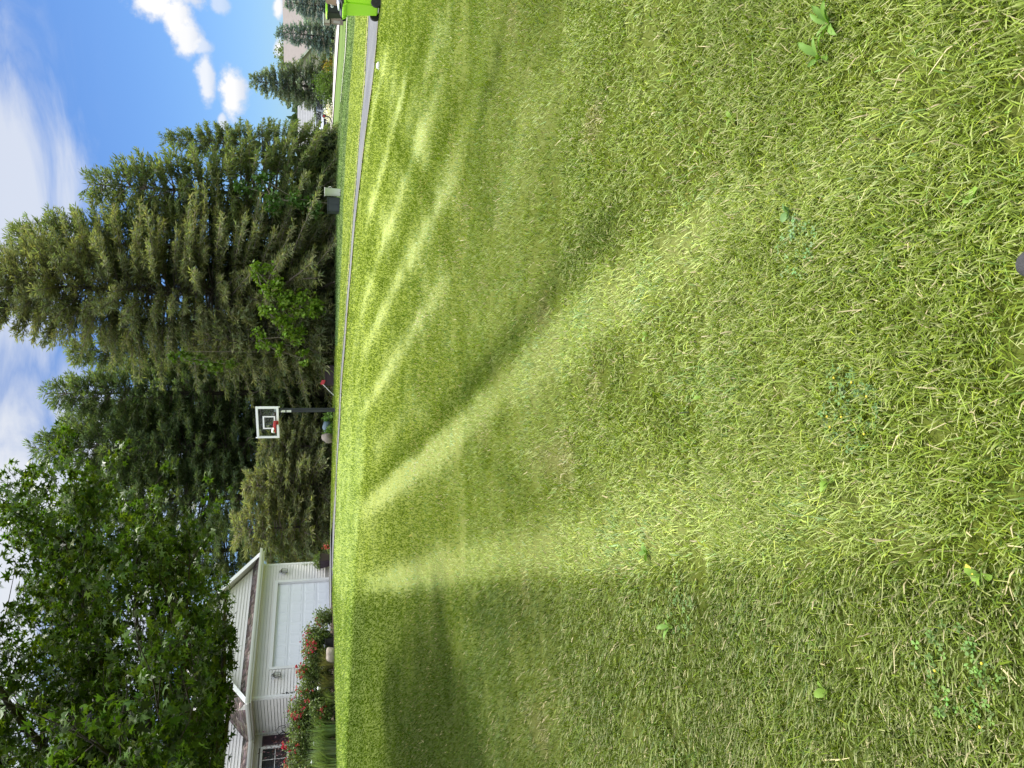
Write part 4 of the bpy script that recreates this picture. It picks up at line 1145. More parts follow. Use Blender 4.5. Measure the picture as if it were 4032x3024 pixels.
# ------------------------------------------------------------------ flower bed planting
def rose_bush(label, u, y, h, w, seed, nflower, low=False, fl=None, leafc=(.11, .15, .045)):
    r = np.random.default_rng(seed)
    p = on_ground(u, y); t = thing('rose_bush', label, 'rose bush', tuple(p), 0, 'red roses in the bed by the house')
    n = int(2600 * w * h) + 500
    d = r.normal(size=(n, 3)); d /= np.linalg.norm(d, axis=1, keepdims=True); d[:, 2] = np.abs(d[:, 2])
    k = 26; a = r.uniform(0, 6.28, k); tips = np.stack([np.cos(a) * w * .55 * r.uniform(.2, 1, k), np.sin(a) * w * .5 * r.uniform(.2, 1, k), h * r.uniform(.7, 1.05, k)], 1)
    base = r.normal(0, .05, (k, 3)) * np.array([1, 1, 0]); midp = (base + tips) / 2 + r.normal(0, .07, (k, 3))
    V, F = sticks(np.concatenate([base, midp]), np.concatenate([midp, tips]), [.010] * k + [.007] * k, [.007] * k + [.003] * k)
    link('cane', np_mesh('cane', V, [F]), M['twig'], t)
    which = r.integers(0, k, n); s = r.uniform(.12, 1, n) ** .8
    P = np.where((s < .5)[:, None], base[which] + (midp - base)[which] * (2 * s)[:, None], midp[which] + (tips - midp)[which] * (2 * s - 1)[:, None]) + r.normal(0, .085, (n, 3)) * np.array([1, 1, .8])
    P[:, 2] = np.maximum(P[:, 2], .02)
    c = jitter(leafc, n, .3, seed)
    V, F, C = diamonds(P, d + r.normal(0, .6, (n, 3)), r.uniform(.05, .10, n), r.uniform(.018, .034, n), c, .08, seed)
    link('foliage', np_mesh('foliage', V, [F], C), M['leaf'], t)
    fm = []
    for q in range(4):
        m = 16; rr = np.random.default_rng(200 + q + seed)
        dd = rr.normal(size=(m, 3)); dd[:, 2] = np.abs(dd[:, 2]); dd /= np.linalg.norm(dd, axis=1, keepdims=True)
        cc = jitter((.46, .03, .075) if q < 2 else (.55, .13, .15), m, .25, q)
        V, F, C = diamonds(dd * .008, dd, rr.uniform(.028, .05, m), rr.uniform(.016, .026, m), cc, 0, q)
        me = np_mesh('flower', V, [F], C); me.materials.append(M['petal']); fm.append(me)
    cl = r.integers(0, k, max(4, nflower // 5))
    for j in range(nflower):
        ti = tips[cl[j % len(cl)]]; q = ti + r.normal(0, .075, 3) + np.array([0, -.05, -.02])
        if low: q[2] = h * r.uniform(.35, .7)
        q[1] -= abs(r.normal(0, .08))
        o = link('flower', fm[j % 4], None, t, tuple(q), (r.uniform(0, 1), r.uniform(0, 1), r.uniform(0, 6))); sc = r.uniform(.65, 1.25); o.scale = (sc,) * 3
for i, (u, y, h, w, nf, lb) in enumerate(((590, 27.0, .55, .5, 14, 'small red rose at the right end of the bed, against the white garage door'), (520, 26.2, .92, .85, 56, 'red rose with the densest bloom cluster in front of the garage door'),
        (440, 25.8, .95, .95, 30, 'red rose below the left lantern, with small pale buds'), (360, 25.4, 1.10, 1.0, 34, 'red rose under the house number'),
        (285, 25.0, 1.20, 1.05, 34, 'red rose at the corner of the garage wall'), (215, 24.7, 1.38, 1.05, 36, 'tall red rose beside the shepherd hook'),
        (140, 24.4, 1.45, 1.1, 32, 'tall red rose in front of the purple shrub'), (60, 24.1, 1.45, 1.15, 40, 'red rose below the dark shutter and window'), (-30, 23.8, 1.4, 1.2, 30, 'red rose at the very left edge under the window'))):
    rose_bush(lb, u, y, h, w, 300 + i, nf)
rose_bush('low red rose at the front of the bed, close to the lawn', 215, 24.2, .75, .8, 320, 26, True)
p = on_ground(105, 26.6)
shrub('purple_shrub', 'wispy purple leaved shrub between the roses and the dark shutter', 'shrub', p.x, p.y, .8, .5, 1.95, (.075, .028, .036), 1500, (.12, .012), 81, None, 'purple')
p = on_ground(20, 26.0)
shrub('purple_shrub', 'purple leaved shrub below the window at the left edge', 'shrub', p.x, p.y, .75, .5, 1.65, (.075, .03, .038), 1300, (.12, .012), 82, None, 'purple')

def grass_clump(name, label, cat, u, y, h, w, n, col, seed, wid=.010, group=None, flop=.5):
    r = np.random.default_rng(seed); p = on_ground(u, y); t = thing(name, label, cat, tuple(p), 0, group)
    a = r.uniform(0, 6.28, n); b = np.stack([np.cos(a) * w * .3 * r.uniform(0, 1, n), np.sin(a) * w * .25 * r.uniform(0, 1, n), np.zeros(n)], 1)
    out = np.stack([np.cos(a), np.sin(a) * .7, np.zeros(n)], 1); ln = h * r.uniform(.6, 1.1, n); fl = flop * r.uniform(.3, 1.2, n)
    sd = np.stack([-np.sin(a), np.cos(a), np.zeros(n)], 1) * wid
    rows = []
    for s in (0, .4, .75, 1.0):
        q = b + out * (fl * s * s * w)[:, None] + np.array([0, 0, 1.0]) * (ln * (s - .42 * fl * s ** 3))[:, None]
        rows += [q - sd * (1.05 - s), q + sd * (1.05 - s)]
    V = np.stack(rows, 1).reshape(-1, 3); i = np.arange(n)[:, None] * 8
    F = np.concatenate([i + np.array([[2 * k, 2 * k + 1, 2 * k + 3, 2 * k + 2]]) for k in range(3)])
    c = jitter(col, n, .3, seed)
    link('blades', np_mesh('blades', V, [F], np.repeat(c, 8, 0)), M['leaf'], t)
    return t
for i, (u, y, h, w, n, c, lb) in enumerate(((150, 23.9, .95, 1.0, 420, (.10, .14, .055), 'clump of long arching green blades left of the low red rose'), (70, 23.5, 1.0, 1.1, 460, (.12, .16, .075), 'clump of pale striped blades at the front of the bed below the window'),
        (0, 23.2, .9, 1.1, 420, (.13, .17, .06), 'clump of long blades cut by the left edge of the frame'), (335, 25.0, .62, .9, 300, (.12, .12, .045), 'yellowing grassy clump right of the low red rose'),
        (415, 25.4, .6, .9, 320, (.13, .13, .05), 'yellow green grassy clump in front of the roses left of the tan boulder'), (265, 24.5, .5, .9, 240, (.10, .13, .05), 'short grassy clump beside the dark gap in the roses'))):
    grass_clump('ornamental_grass', lb, 'ornamental grass', u, y, h, w, n, tuple(1.5 * q for q in c), 340 + i, group='grassy clumps in the flower bed')
def rock(name, label, cat, u, y, sx, sy, sz, m, seed, group=None, sink=.06):
    r = np.random.default_rng(seed); p = on_ground(u, y)
    bm = bmesh.new(); bmesh.ops.create_icosphere(bm, subdivisions=3, radius=1)
    f = r.normal(size=(9, 3)); f /= np.linalg.norm(f, axis=1, keepdims=True)
    for v in bm.verts:
        q = np.array(v.co); 
        for k in range(9):
            dd = q @ f[k]
            if dd > .72: q = q - f[k] * (dd - .72) * .85
        q = q * (1 + .05 * math.sin(7 * q[0] + 3 * q[1] + seed) + .03 * math.sin(15 * q[2] + 5 * q[0]))
        v.co = (q[0] * sx, q[1] * sy, q[2] * sz)
    me = bpy.data.meshes.new(name); bm.to_mesh(me); bm.free()
    for q in me.polygons: q.use_smooth = True
    o = link(name, me, M[m], None, (p.x, p.y, p.z + sz * .75 - sink), (0, 0, seed)); return tag(o, label, cat, group)
rock('boulder', 'tan boulder with a dark crack, among the roses at the lawn edge', 'boulder', 447, 25.2, .30, .22, .22, 'stone', 4)
rock('boulder', 'tan pointed boulder in the shade left of the basketball pole', 'boulder', 1300, 38.0, .38, .3, .36, 'stone', 5)
rock('garden_stone', 'small white stone lying in the lawn near the driveway, right side', 'stone', 2783, 20.9, .115, .09, .07, 'palestone', 6, sink=.03)
# white pail and dark planter in the bed
p = on_ground(459, 25.9)
t = thing('pail', 'small white pail at the foot of the roses, right of the tan boulder', 'pail', tuple(p))
MB().lathe([(.075, 0), (.095, .2), (.102, .2), (.102, .215), (.088, .215), (.07, .02)], 18).build('pail_body', M['white'], t, smooth=True)
MB().tube([(-.1, 0, .2), (-.08, 0, .29), (0, 0, .33), (.08, 0, .29), (.1, 0, .2)], .006, 6).build('handle', M['iron'], t)
p = on_ground(487, 26.0)
t = thing('planter', 'low dark planter at the bed edge under the sparse rose canes', 'planter', tuple(p))
MB().box(-.22, .22, -.15, .15, 0, .24).box(-.25, .25, -.18, .18, .24, .29).build('planter_box', M['black'], t, bevel=.01)
t2 = shrub('planter_plant', 'dark leafy plant in the low planter by the garage door', 'plant', p.x, p.y, .26, .2, .35, (.03, .05, .025), 300, (.09, .03), 83, lift=.27, stems=False)
# shepherd hook with a hummingbird
p = on_ground(152, 25.3)
hk = thing('garden_hook', 'black shepherd hook with a hummingbird figure, in front of the side wall', 'garden hook', tuple(p), R(-10))
top = at(190, 1105, p.y).z - p.z
pts = [(0, 0, -.2), (0, 0, top - .12)] + [(.0 + .16 - .16 * math.cos(a), 0, top - .05 + .17 * math.sin(a)) for a in np.linspace(.2, 4.1, 16)]
pts += [(.25, 0, top - .10), (.23, 0, top - .05)]
MB().tube(pts, .011, 7).build('rod', M['iron'], hk)
bird = MB(); bz_ = top - .13
bird.tube([(.02, 0, bz_ - .05), (.05, 0, bz_ - .01), (.10, 0, bz_ + .05), (.135, 0, bz_ + .075), (.20, 0, bz_ + .09)], [.004, .022, .028, .020, .003], 8)
bird.hexa([(.07, -.004, bz_ + .03), (.11, -.004, bz_ + .05), (.06, -.004, bz_ + .16), (.035, -.004, bz_ + .13)], [(.07, .004, bz_ + .03), (.11, .004, bz_ + .05), (.06, .004, bz_ + .16), (.035, .004, bz_ + .13)])
bird.hexa([(.0, -.005, bz_ - .09), (.05, -.005, bz_ - .06), (.06, -.005, bz_ - .01), (.03, -.005, bz_ - .02)], [(.0, .005, bz_ - .09), (.05, .005, bz_ - .06), (.06, .005, bz_ - .01), (.03, .005, bz_ - .02)])
bird.build('hummingbird', M['iron'], hk)
# solar stake lights
for i, (u, v, lb) in enumerate(((104, 1240, 'white topped stake light among long blades below the purple shrub'), (32, 1231, 'white topped stake light below the window, second from the left edge'), (5, 1219, 'white topped stake light at the left edge of the frame'), (318, 1256, 'white topped stake light in the gap under the house number'))):
    yy = 23.9 + (.8 if u > 200 else 0) - .3 * (i == 1); p = on_ground(u, yy); h = at(u, v, yy).z - p.z
    t = thing('stake_light', lb, 'garden light', tuple(p), 0, 'white stake lights in the flower bed')
    MB().tube([(0, 0, -.1), (0, 0, h - .05)], .009, 7).build('stake', M['pewter'], t)
    MB().lathe([(.028, h - .06), (.045, h + .01), (.05, h + .015)], 14).build('lamp_shade', M['white'], t, smooth=True)
    MB().lathe([(.062, h + .016), (.062, h + .03), (.035, h + .05), (.01, h + .055)], 14).build('cap', M['white'], t, smooth=True)

# tall dark planter at the right corner of the garage, with trailing plant
loc = HO + HD * 6.22 + HI * (-.45)
t = thing('patio_planter', 'tall dark brown planter at the right corner of the garage', 'planter', (loc.x, loc.y, BZ - .02), R(56))
MB().hexa([(-.19, -.19, 0), (.19, -.19, 0), (.19, .19, 0), (-.19, .19, 0)], [(-.25, -.25, .38), (.25, -.25, .38), (.25, .25, .38), (-.25, .25, .38)]).build('pot', M['shutter'], t, bevel=.012)
MB().box(-.27, .27, -.27, .27, .38, .42).build('rim', M['shutter'], t, bevel=.01)
q = shrub('trailing_plant', 'pale green trailing plant with one tall spike in the brown planter', 'plant', loc.x, loc.y, .36, .34, .26, (.12, .17, .05), 700, (.09, .02), 84, stems=False)
q.location.z = BZ + .36
r_ = np.random.default_rng(4); n = 120; P = np.stack([r_.normal(-.12, .03, n), r_.normal(0, .03, n), r_.uniform(.1, .75, n)], 1)
V, F, C = diamonds(P, r_.normal(0, 1, (n, 3)) + np.array([0, 0, .8]), r_.uniform(.04, .09, n), [.008] * n, jitter((.14, .17, .08), n, .2, 3), 0, 3)
link('spike', np_mesh('spike', V, [F], C), M['leaf'], q)
loc2 = HO + HD * 7.0 + HI * (-.6)
fl = shrub('begonia', 'small pink red flowering plant beside the brown planter', 'plant', loc2.x, loc2.y, .17, .17, .22, (.08, .11, .03), 220, (.07, .03), 85, stems=False); fl.location.z = max(gz(loc2.x, loc2.y), 1.38)
n = 70; P = r_.normal(0, .07, (n, 3)) + np.array([-.03, -.08, .14]); V, F, C = diamonds(P, r_.normal(0, 1, (n, 3)), [.05] * n, [.025] * n, jitter((.62, .05, .07), n, .2, 3), 0, 4)
link('blossom', np_mesh('blossom', V, [F], C), M['petal'], fl)

# ------------------------------------------------------------------ basketball hoop
pb = on_ground(1410, 34.5)
nB = Vector((-.5, -.866, 0)); wB = Vector((.866, -.5, 0))
rzB = math.atan2(wB.y, wB.x)
hoop = thing('basketball_hoop', 'basketball hoop with clear backboard in white frame on a dark square pole', 'basketball hoop', tuple(pb), rzB)
# local: x along the board, -y towards the court
ztop, zbot = 3.72 - .0, 2.66
zt = at(1369, 1009, 33.7).z - pb.z; zb = at(1369, 1099, 33.7).z - pb.z
BWd = 1.60; OFF = -.98
pole = MB().box(-.075, .075, -.075, .075, -.2, zb + .12).mesh('pole', bevel=.012)
po = link('pole', pole, M['pole'], hoop)
MB().box(-.17, .17, -.17, .17, -.02, .03).build('base_plate', M['pole'], po, bevel=.005)
for a, b in ((zb - .22, zb - .03), (zb - .47, zb - .27)):
    MB().box(-.076, -.0755 + .001, -.05, .05, a, b).box(-.055, .055, -.0785, -.0752, a, b).build('sticker', M['white'], po)
MB().lathe([(.05, -.01), (.05, .03), (.02, .035)], 14, (0, -.075, zb - .95), 'y').build('crank_hub', M['pole'], po)
arm = MB()
for s in (-.16, .16):
    for (z0, z1) in ((zb - .12, zb + .18), (zb + .1, zb + .72)):
        arm.tube([(s * .6, .05, z0), (s, OFF + .09, z1)], .026, 6)
arm.tube([(-.16, -.3, zb + .30), (.16, -.3, zb + .30)], .02, 6).tube([(-.17, OFF + .09, zb + .18), (-.17, OFF + .09, zb + .75)], .025, 6).tube([(.17, OFF + .09, zb + .18), (.17, OFF + .09, zb + .75)], .025, 6)
arm.build('lift_arm', M['pole'], hoop)
bk = MB(); w2 = BWd / 2; fr = .10
for (x0, x1, a, b) in ((-w2, w2, zt - fr, zt), (-w2, w2, zb, zb + fr), (-w2, -w2 + fr, zb + fr, zt - fr), (w2 - fr, w2, zb + fr, zt - fr)):
    bk.box(x0, x1, OFF - .025, OFF + .025, a, b)
board_f = bk.build('backboard_frame', M['white'], hoop, bevel=.006)
MB().box(-w2 + fr - .01, w2 - fr + .01, OFF - .006, OFF + .006, zb + fr - .01, zt - fr + .01).build('backboard_glass', M['clear'], board_f)
sq = MB(); a0, a1 = zb + .15, zb + .15 + .52; q = .33
for (x0, x1, a, b) in ((-q, q, a1 - .065, a1), (-q, q, a0, a0 + .065), (-q, -q + .065, a0 + .065, a1 - .065), (q - .065, q, a0 + .065, a1 - .065)):
    sq.box(x0, x1, OFF - .0115, OFF - .0075, a, b)
sq.build('target_square', M['white'], board_f)
rz_ = zb + .19
rim = MB(); cy_ = OFF - .16 - .23
rim.tube([(.23 * math.cos(a), cy_ + .23 * math.sin(a), rz_) for a in np.linspace(0, 2 * math.pi, 33)], .014, 7, cap=False)
rm = rim.build('rim', M['red'], hoop)
MB().box(-.09, .09, OFF - .045, OFF - .026, zb + .02, rz_ + .03).box(-.09, .09, OFF - .17, OFF - .046, rz_ - .10, rz_ - .005).prism([(OFF - .17, rz_ - .012), (OFF - .17, rz_ - .10), (OFF - .46, rz_ - .02)], -.1, -.09, 'x').prism([(OFF - .17, rz_ - .012), (OFF - .17, rz_ - .10), (OFF - .46, rz_ - .02)], .09, .1, 'x').build('rim_bracket', M['red'], rm)
skirt = MB().lathe([(.237, -.09), (.243, -.002), (.236, -.002), (.230, -.09)], 28, (0, cy_, rz_)); skirt.build('rim_skirt', M['red'], rm)
net = MB()
for k in range(8):
    a = 2 * math.pi * k / 8; net.tube([(.22 * math.cos(a), cy_ + .22 * math.sin(a), rz_ - .02), (.12 * math.cos(a + .2), cy_ - .17 + .08 * math.sin(a), rz_ + .01), (.05 * math.cos(a), cy_ - .225, rz_ + .03 + .03 * math.sin(a))], .006, 4)
net.tube([(-.1, cy_ - .25, rz_ - .03), (-.06, cy_ - .26, rz_ + .04), (.04, cy_ - .26, rz_ + .03), (.1, cy_ - .25, rz_ - .02)], [.03, .05, .05, .03], 8)
net.build('net', M['white'], rm)
MB().box(.52, .70, OFF + .03, OFF + .034, zb + .12, zb + .19).build('maker_plate', M['white'], board_f)
for s in (-1, 1): MB().lathe([(.02, 0), (.026, .02), (.01, .05)], 8, (s * (w2 - .02), OFF, zt if s < 0 else zb - .05)).build('corner_cap', M['white'], board_f)

# small things under the trees by the hoop
p = on_ground(1342, 38.4)
t = thing('covered_barrow', 'blue grey covered barrow in the shade left of the basketball pole', 'barrow', tuple(p), .3); t.scale = (.72, .72, .72)
MB().tube([(-.42, 0, .30), (-.3, 0, .36), (0, 0, .46), (.28, 0, .40), (.42, 0, .28)], [.12, .24, .30, .26, .10], 12).build('cover', M['bluetarp'], t, smooth=True)
MB().lathe([(.17, -.04), (.17, .04)], 16, (-.36, 0, .17), 'y').build('wheel', M['rubber'], t)
MB().tube([(.2, -.2, .22), (.75, -.22, .33)], .02, 6).tube([(.2, .2, .22), (.75, .22, .33)], .02, 6).tube([(.25, -.2, .2), (.28, -.2, 0)], .018, 6).tube([(.25, .2, .2), (.28, .2, 0)], .018, 6).build('handle', M['iron'], t)
for u, y, sd_, lb in ((1318, 38.1, 90, 'bright green hosta between the pale boulder and the covered barrow'), (1378, 38.6, 91, 'green hosta just left of the basketball pole foot')):
    p = on_ground(u, y); shrub('hosta', lb, 'hosta', p.x, p.y, .3, .25, .34, (.14, .24, .05), 160, (.22, .09), sd_, 'hostas under the spruces', stems=False)
p = on_ground(1508, 38.5)
t = thing('push_sweeper', 'red headed tool with a pale handle leaning in the shade right of the pole', 'yard tool', tuple(p), .2)
MB().tube([(-.55, -.1, .02), (.1, 0, .62)], .018, 7).build('handle', M['cream'], t)
MB().hexa([(.02, -.1, .50), (.22, -.1, .42), (.22, .1, .42), (.02, .1, .50)], [(.04, -.08, .68), (.26, -.08, .60), (.26, .08, .60), (.04, .08, .68)]).build('tool_head', M['red'], t, bevel=.015)
p = on_ground(1545, 39.3)
t = thing('storage_box', 'dark brown box standing under the spruce skirt behind the red tool', 'box', tuple(p), .1)
MB().box(-.5, .5, -.3, .3, 0, .42).build('box_body', M['shutter'], t, bevel=.01)
MB().box(-.53, .53, -.33, .33, .42, .47).build('box_lid', M['shutter'], t, bevel=.01)
# cream barrel and dark cabinet at the right end of the row
p = on_ground(2268, 36.0)
t = thing('barrel', 'cream plastic barrel with a rolled rim at the edge of the spruces', 'barrel', tuple(p))
hb = at(2268, 1277, 36).z - p.z
MB().lathe([(.165, -.05), (.17, .02), (.19, hb - .05), (.205, hb - .04), (.21, hb), (.19, hb), (.17, hb - .1)], 24).build('barrel_body', M['cream'], t, smooth=True)
MB().tube([(.19, .05, hb - .18), (.24, .04, hb - .2), (.24, -.04, hb - .3), (.185, -.05, hb - .33)], .014, 6).build('handle', M['cream'], t)
p = on_ground(2215, 36.3)
t = thing('utility_cabinet', 'dark utility cabinet standing left of the cream barrel', 'cabinet', tuple(p), R(4)); t.scale = (.95, .9, .88)
MB().box(-.36, .36, -.25, .25, -.05, .60).build('cabinet_body', M['dark'], t, bevel=.012)
MB().box(-.38, .38, -.27, .27, .60, .65).build('cabinet_lid', M['dark'], t, bevel=.012)
MB().box(-.33, -.01, -.262, -.25, .03, .56).box(.01, .33, -.262, -.25, .03, .56).build('cabinet_door', M['dark'], t)

# white house glimpsed through the trunks behind the hoop
p = on_ground(1440, 62)
t = thing('white_house', 'white house glimpsed between the spruce trunks behind the basketball pole', 'house', (p.x, 62.0, gz(p.x, 62.0)), .1)
wl = MB().box(-3.6, -.75, 0, .2, 0, 2.9).box(.75, 4.2, 0, .2, 0, 2.9).box(-.75, .75, 0, .2, 0, .95).box(-.75, .75, 0, .2, 2.3, 2.9).box(-3.6, 4.2, .21, 6, 0, 2.8).build('wall', M['white'], t)
MB().prism([(-.4, 2.9), (6.4, 2.9), (3, 4.6)], -4, 4.6, 'x').build('roof', M['dark'], t)
window(t, -.7, .7, 1.0, 2.25, .05, 3, 2, M['trim'])
lt = thing('lattice_screen', 'white lattice screen standing before the white house behind the hoop', 'lattice', (p.x + .3, 59.5, gz(p.x + .3, 59.5)))
MB().box(-2.6, 1.5, -.03, .03, 1.5, 1.58).box(-2.6, 1.5, -.03, .03, .02, .1).build('rail', M['cream'], lt)
for k in range(18): MB().box(-2.6 + k * .235, -2.54 + k * .235, -.045, -.031, .02, 1.58).build('slat', M['cream'], lt)
for k in range(5): MB().box(-2.6, 1.5, -.058, -.046, .3 + k * .25, .36 + k * .25).build('slat', M['cream'], lt)

# ------------------------------------------------------------------ carts, cardboard
def cart(x, y, rz, body_m, lid_m, label, group, lid_deg, sc=1.0):
    t = thing('wheeled_cart', label, 'trash cart', (x, y, gz(x, y) + .0), rz, group)
    t.scale = (sc,) * 3
    # local: x is the back (handle, wheels at -x side), y across
    bz0, bz1 = .07, 1.02
    lo = [(-.27, -.25, bz0), (.26, -.25, bz0), (.26, .25, bz0), (-.27, .25, bz0)]
    hi = [(-.34, -.32, bz1), (.38, -.32, bz1), (.38, .32, bz1), (-.34, .32, bz1)]
    b = MB().hexa(lo, hi).build('cart_body', body_m, t, bevel=.035)
    rm_ = MB()
    rm_.box(-.36, .41, -.355, -.315, bz1 - .05, bz1 + .02).box(-.36, .41, .315, .355, bz1 - .05, bz1 + .02).box(.37, .41, -.315, .315, bz1 - .05, bz1 + .02).box(-.36, -.32, -.315, .315, bz1 - .05, bz1 + .02)
    rm_.build('rim', body_m, b, bevel=.012)
    # moulded ribs and wheel arch
    MB().hexa([(-.24, -.287, .60), (-.06, -.287, .72), (-.06, -.30, .76), (-.24, -.30, .70)], [(-.24, -.272, .60), (-.06, -.275, .72), (-.06, -.285, .76), (-.24, -.28, .70)]).build('rib', body_m, b)
    MB().box(-.20, .30, -.318, -.29, .86, .90).build('rib', body_m, b)
    MB().tube([(-.36, -.24, bz1 - .02), (-.43, -.24, bz1 + .03), (-.43, .24, bz1 + .03), (-.36, .24, bz1 - .02)], .022, 8).build('handle', body_m, b)
    for s in (-1, 1): MB().prism([(-.46, bz1 + .05), (-.34, bz1 + .02), (-.34, bz1 - .10), (-.40, bz1 - .04)], s * .30 - .02, s * .30 + .02).build('hinge_bracket', body_m, b)
    for s in (-1, 1):
        w = MB().lathe([(.09, -.035), (.135, -.035), (.145, -.02), (.145, .02), (.135, .035), (.09, .035)], 26, (0, 0, 0), 'y').build('wheel', M['rubber'], t, smooth=False)
        w.location = (-.235, s * .315, .145)
        sp_ = MB()
        for k in range(6):
            a = k * math.pi / 3; c_, s_ = math.cos(a), math.sin(a)
            sp_.tube([(.02 * c_, 0, .02 * s_), (.1 * c_, 0, .1 * s_)], .016, 5)
        sp_.lathe([(.035, -.04), (.035, .04)], 12, (0, 0, 0), 'y').lathe([(.09, -.012), (.09, .012)], 20, (0, 0, 0), 'y').build('hub', M['black'], w)
    MB().tube([(-.235, -.33, .145), (-.235, .33, .145)], .012, 6).build('axle', M['iron'], t)
    a = R(lid_deg); cx_, cz_ = -.38, bz1 + .04
    def tr(px, pz): return (cx_ + px * math.cos(a) - pz * math.sin(a), cz_ + px * math.sin(a) + pz * math.cos(a))
    prof = [tr(0, -.02), tr(.80, -.02), tr(.82, .03), tr(.62, .075), tr(.12, .075), tr(0, .03)]
    MB().prism(prof, -.36, .36).build('lid', lid_m, t, bevel=.012)
    return t, b
pc = at(3010, 1495, 21.8)
ct, cb_ = cart(pc.x + .02, 21.8, R(8), M['lime'], M['black'], 'bright lime green cart overfilled with cardboard at the right edge of the frame', None, 3)
zc_ = gz(pc.x, 21.8)
fs = thing('foam_sheet', 'bluish white packing sheet sticking out of the lime cart', 'packing sheet', (pc.x, 21.8, zc_ + 1.15), R(8))
MB().hexa([(-.30, -.22, .0), (.50, -.22, .06), (.50, .1, .06), (-.30, .1, .0)], [(-.32, -.22, .035), (.50, -.22, .14), (.50, .1, .14), (-.32, .1, .035)]).hexa([(-.1, -.2, .06), (.5, -.2, .16), (.5, .12, .16), (-.1, .12, .06)], [(-.1, -.2, .075), (.5, -.2, .20), (.5, .12, .20), (-.1, .12, .075)]).build('sheet', M['foam'], fs)
cbx = thing('cardboard_box', 'brown cardboard box with open flaps on top of the lime cart', 'cardboard box', (pc.x + .1, 21.85, zc_ + 1.22), R(8))
MB().hexa([(-.18, -.2, .0), (.5, -.2, .06), (.5, .2, .06), (-.18, .2, .0)], [(-.14, -.2, .31), (.5, -.2, .33), (.5, .2, .33), (-.14, .2, .31)]).build('box_body', M['card'], cbx)
MB().hexa([(-.18, -.21, .02), (.0, -.21, .10), (.0, -.2, .10), (-.18, -.2, .02)], [(-.30, -.26, -.04), (-.02, -.27, -.0), (-.02, -.26, -.0), (-.30, -.25, -.04)]).build('flap', M['card'], cbx)
MB().box(.02, .5, -.205, -.2, .20, .34).build('label_sheet', M['white'], cbx)
# second cart and mailbox across the street
pm = on_ground(2984, 46.0)
ct2, cb2 = cart(pm.x, 46.0, R(6), M['black'], M['lime'], 'black cart with a lime lid and white emblem, behind the lime cart across the street', None, 2, 1.05)
em = MB()
em.tube([(.02 + .06 * math.cos(a), -.335, .80 + .06 * math.sin(a)) for a in np.linspace(.3, 5.6, 14)], .017, 5)
em.tube([(-.03, -.335, .80), (.08, -.335, .81)], .014, 5).tube([(.13, -.335, .72), (.15, -.335, .93)], .02, 5).tube([(.08, -.335, .87), (.24, -.335, .85)], .018, 5).tube([(.20, -.335, .93), (.22, -.335, .74)], .016, 5)
em.build('emblem', M['white'], cb2)
pm = on_ground(2945, 51.0)
t = thing('brick_mailbox', 'brownish mailbox pillar with pale door and white cap, beside the black cart', 'mailbox', tuple(pm), R(-12))
MB().box(-.20, .20, -.20, .20, -.1, .80).build('pillar', M['brick'], t, bevel=.01)
MB().box(-.21, -.05, -.215, -.2, .18, .62).build('pale_panel', M['road'], t)
MB().box(-.30, .32, -.28, .28, .84, 1.24).build('mailbox_body', M['brick'], t, bevel=.015)
MB().box(-.33, .35, -.31, .31, 1.24, 1.30).build('cap', M['white'], t, bevel=.01)
MB().box(-.26, .26, -.292, -.28, .88, 1.2).build('mailbox_door', M['tan'], t)
MB().box(-.24, .24, -.24, .24, .80, .84).build('collar', M['iron'], t)

# ------------------------------------------------------------------ across the street
def far_house(name, label, x, y, rz):
    return thing(name, label, 'house', (x, y, gz(x, y)), rz)
# brown roofed house
pa = at(2930, 1290, 80); zb_ = gz(pa.x, 80)
h2 = far_house('brown_house', 'low house with a broad brown roof and two pale edged gables behind the blue spruces', pa.x, 80.0, R(-4))
def Z(v, y): return at(2900, v, y).z - zb_
wv = MB().box(-4.0, 9, 0, 6, -.2, Z(1210, 80)).build('wall', M['tan'], h2)
rz1, rze = Z(1108, 84), Z(1212, 79)
rf = MB(); rf.hexa([(-4.6, -.6, rze), (9.6, -.6, rze), (9.6, 4.0, rz1), (-3.0, 4.0, rz1 - .25)], [(-4.6, -.6, rze - .15), (9.6, -.6, rze - .15), (9.6, 4.0, rz1 - .3), (-3.0, 4.0, rz1 - .4)])
rf.hexa([(-4.6, 8.6, rze), (9.6, 8.6, rze), (9.6, 4.0, rz1), (-3.0, 4.0, rz1 - .25)], [(-4.6, 8.6, rze - .15), (9.6, 8.6, rze - .15), (9.6, 4.0, rz1 - .3), (-3.0, 4.0, rz1 - .4)])
M['brownroof'] = mat('brown_roof', (.20, .178, .165), .9, spec=.15, noise=(2.2, .5, (.17, .15, .14)), bump=(20, .4))
M['greyroof'] = mat('grey_roof', (.22, .225, .235), .9, spec=.15, noise=(3, .6, (.16, .165, .175)), bump=(20, .4))
mr2 = rf.build('roof', M['brownroof'], h2)
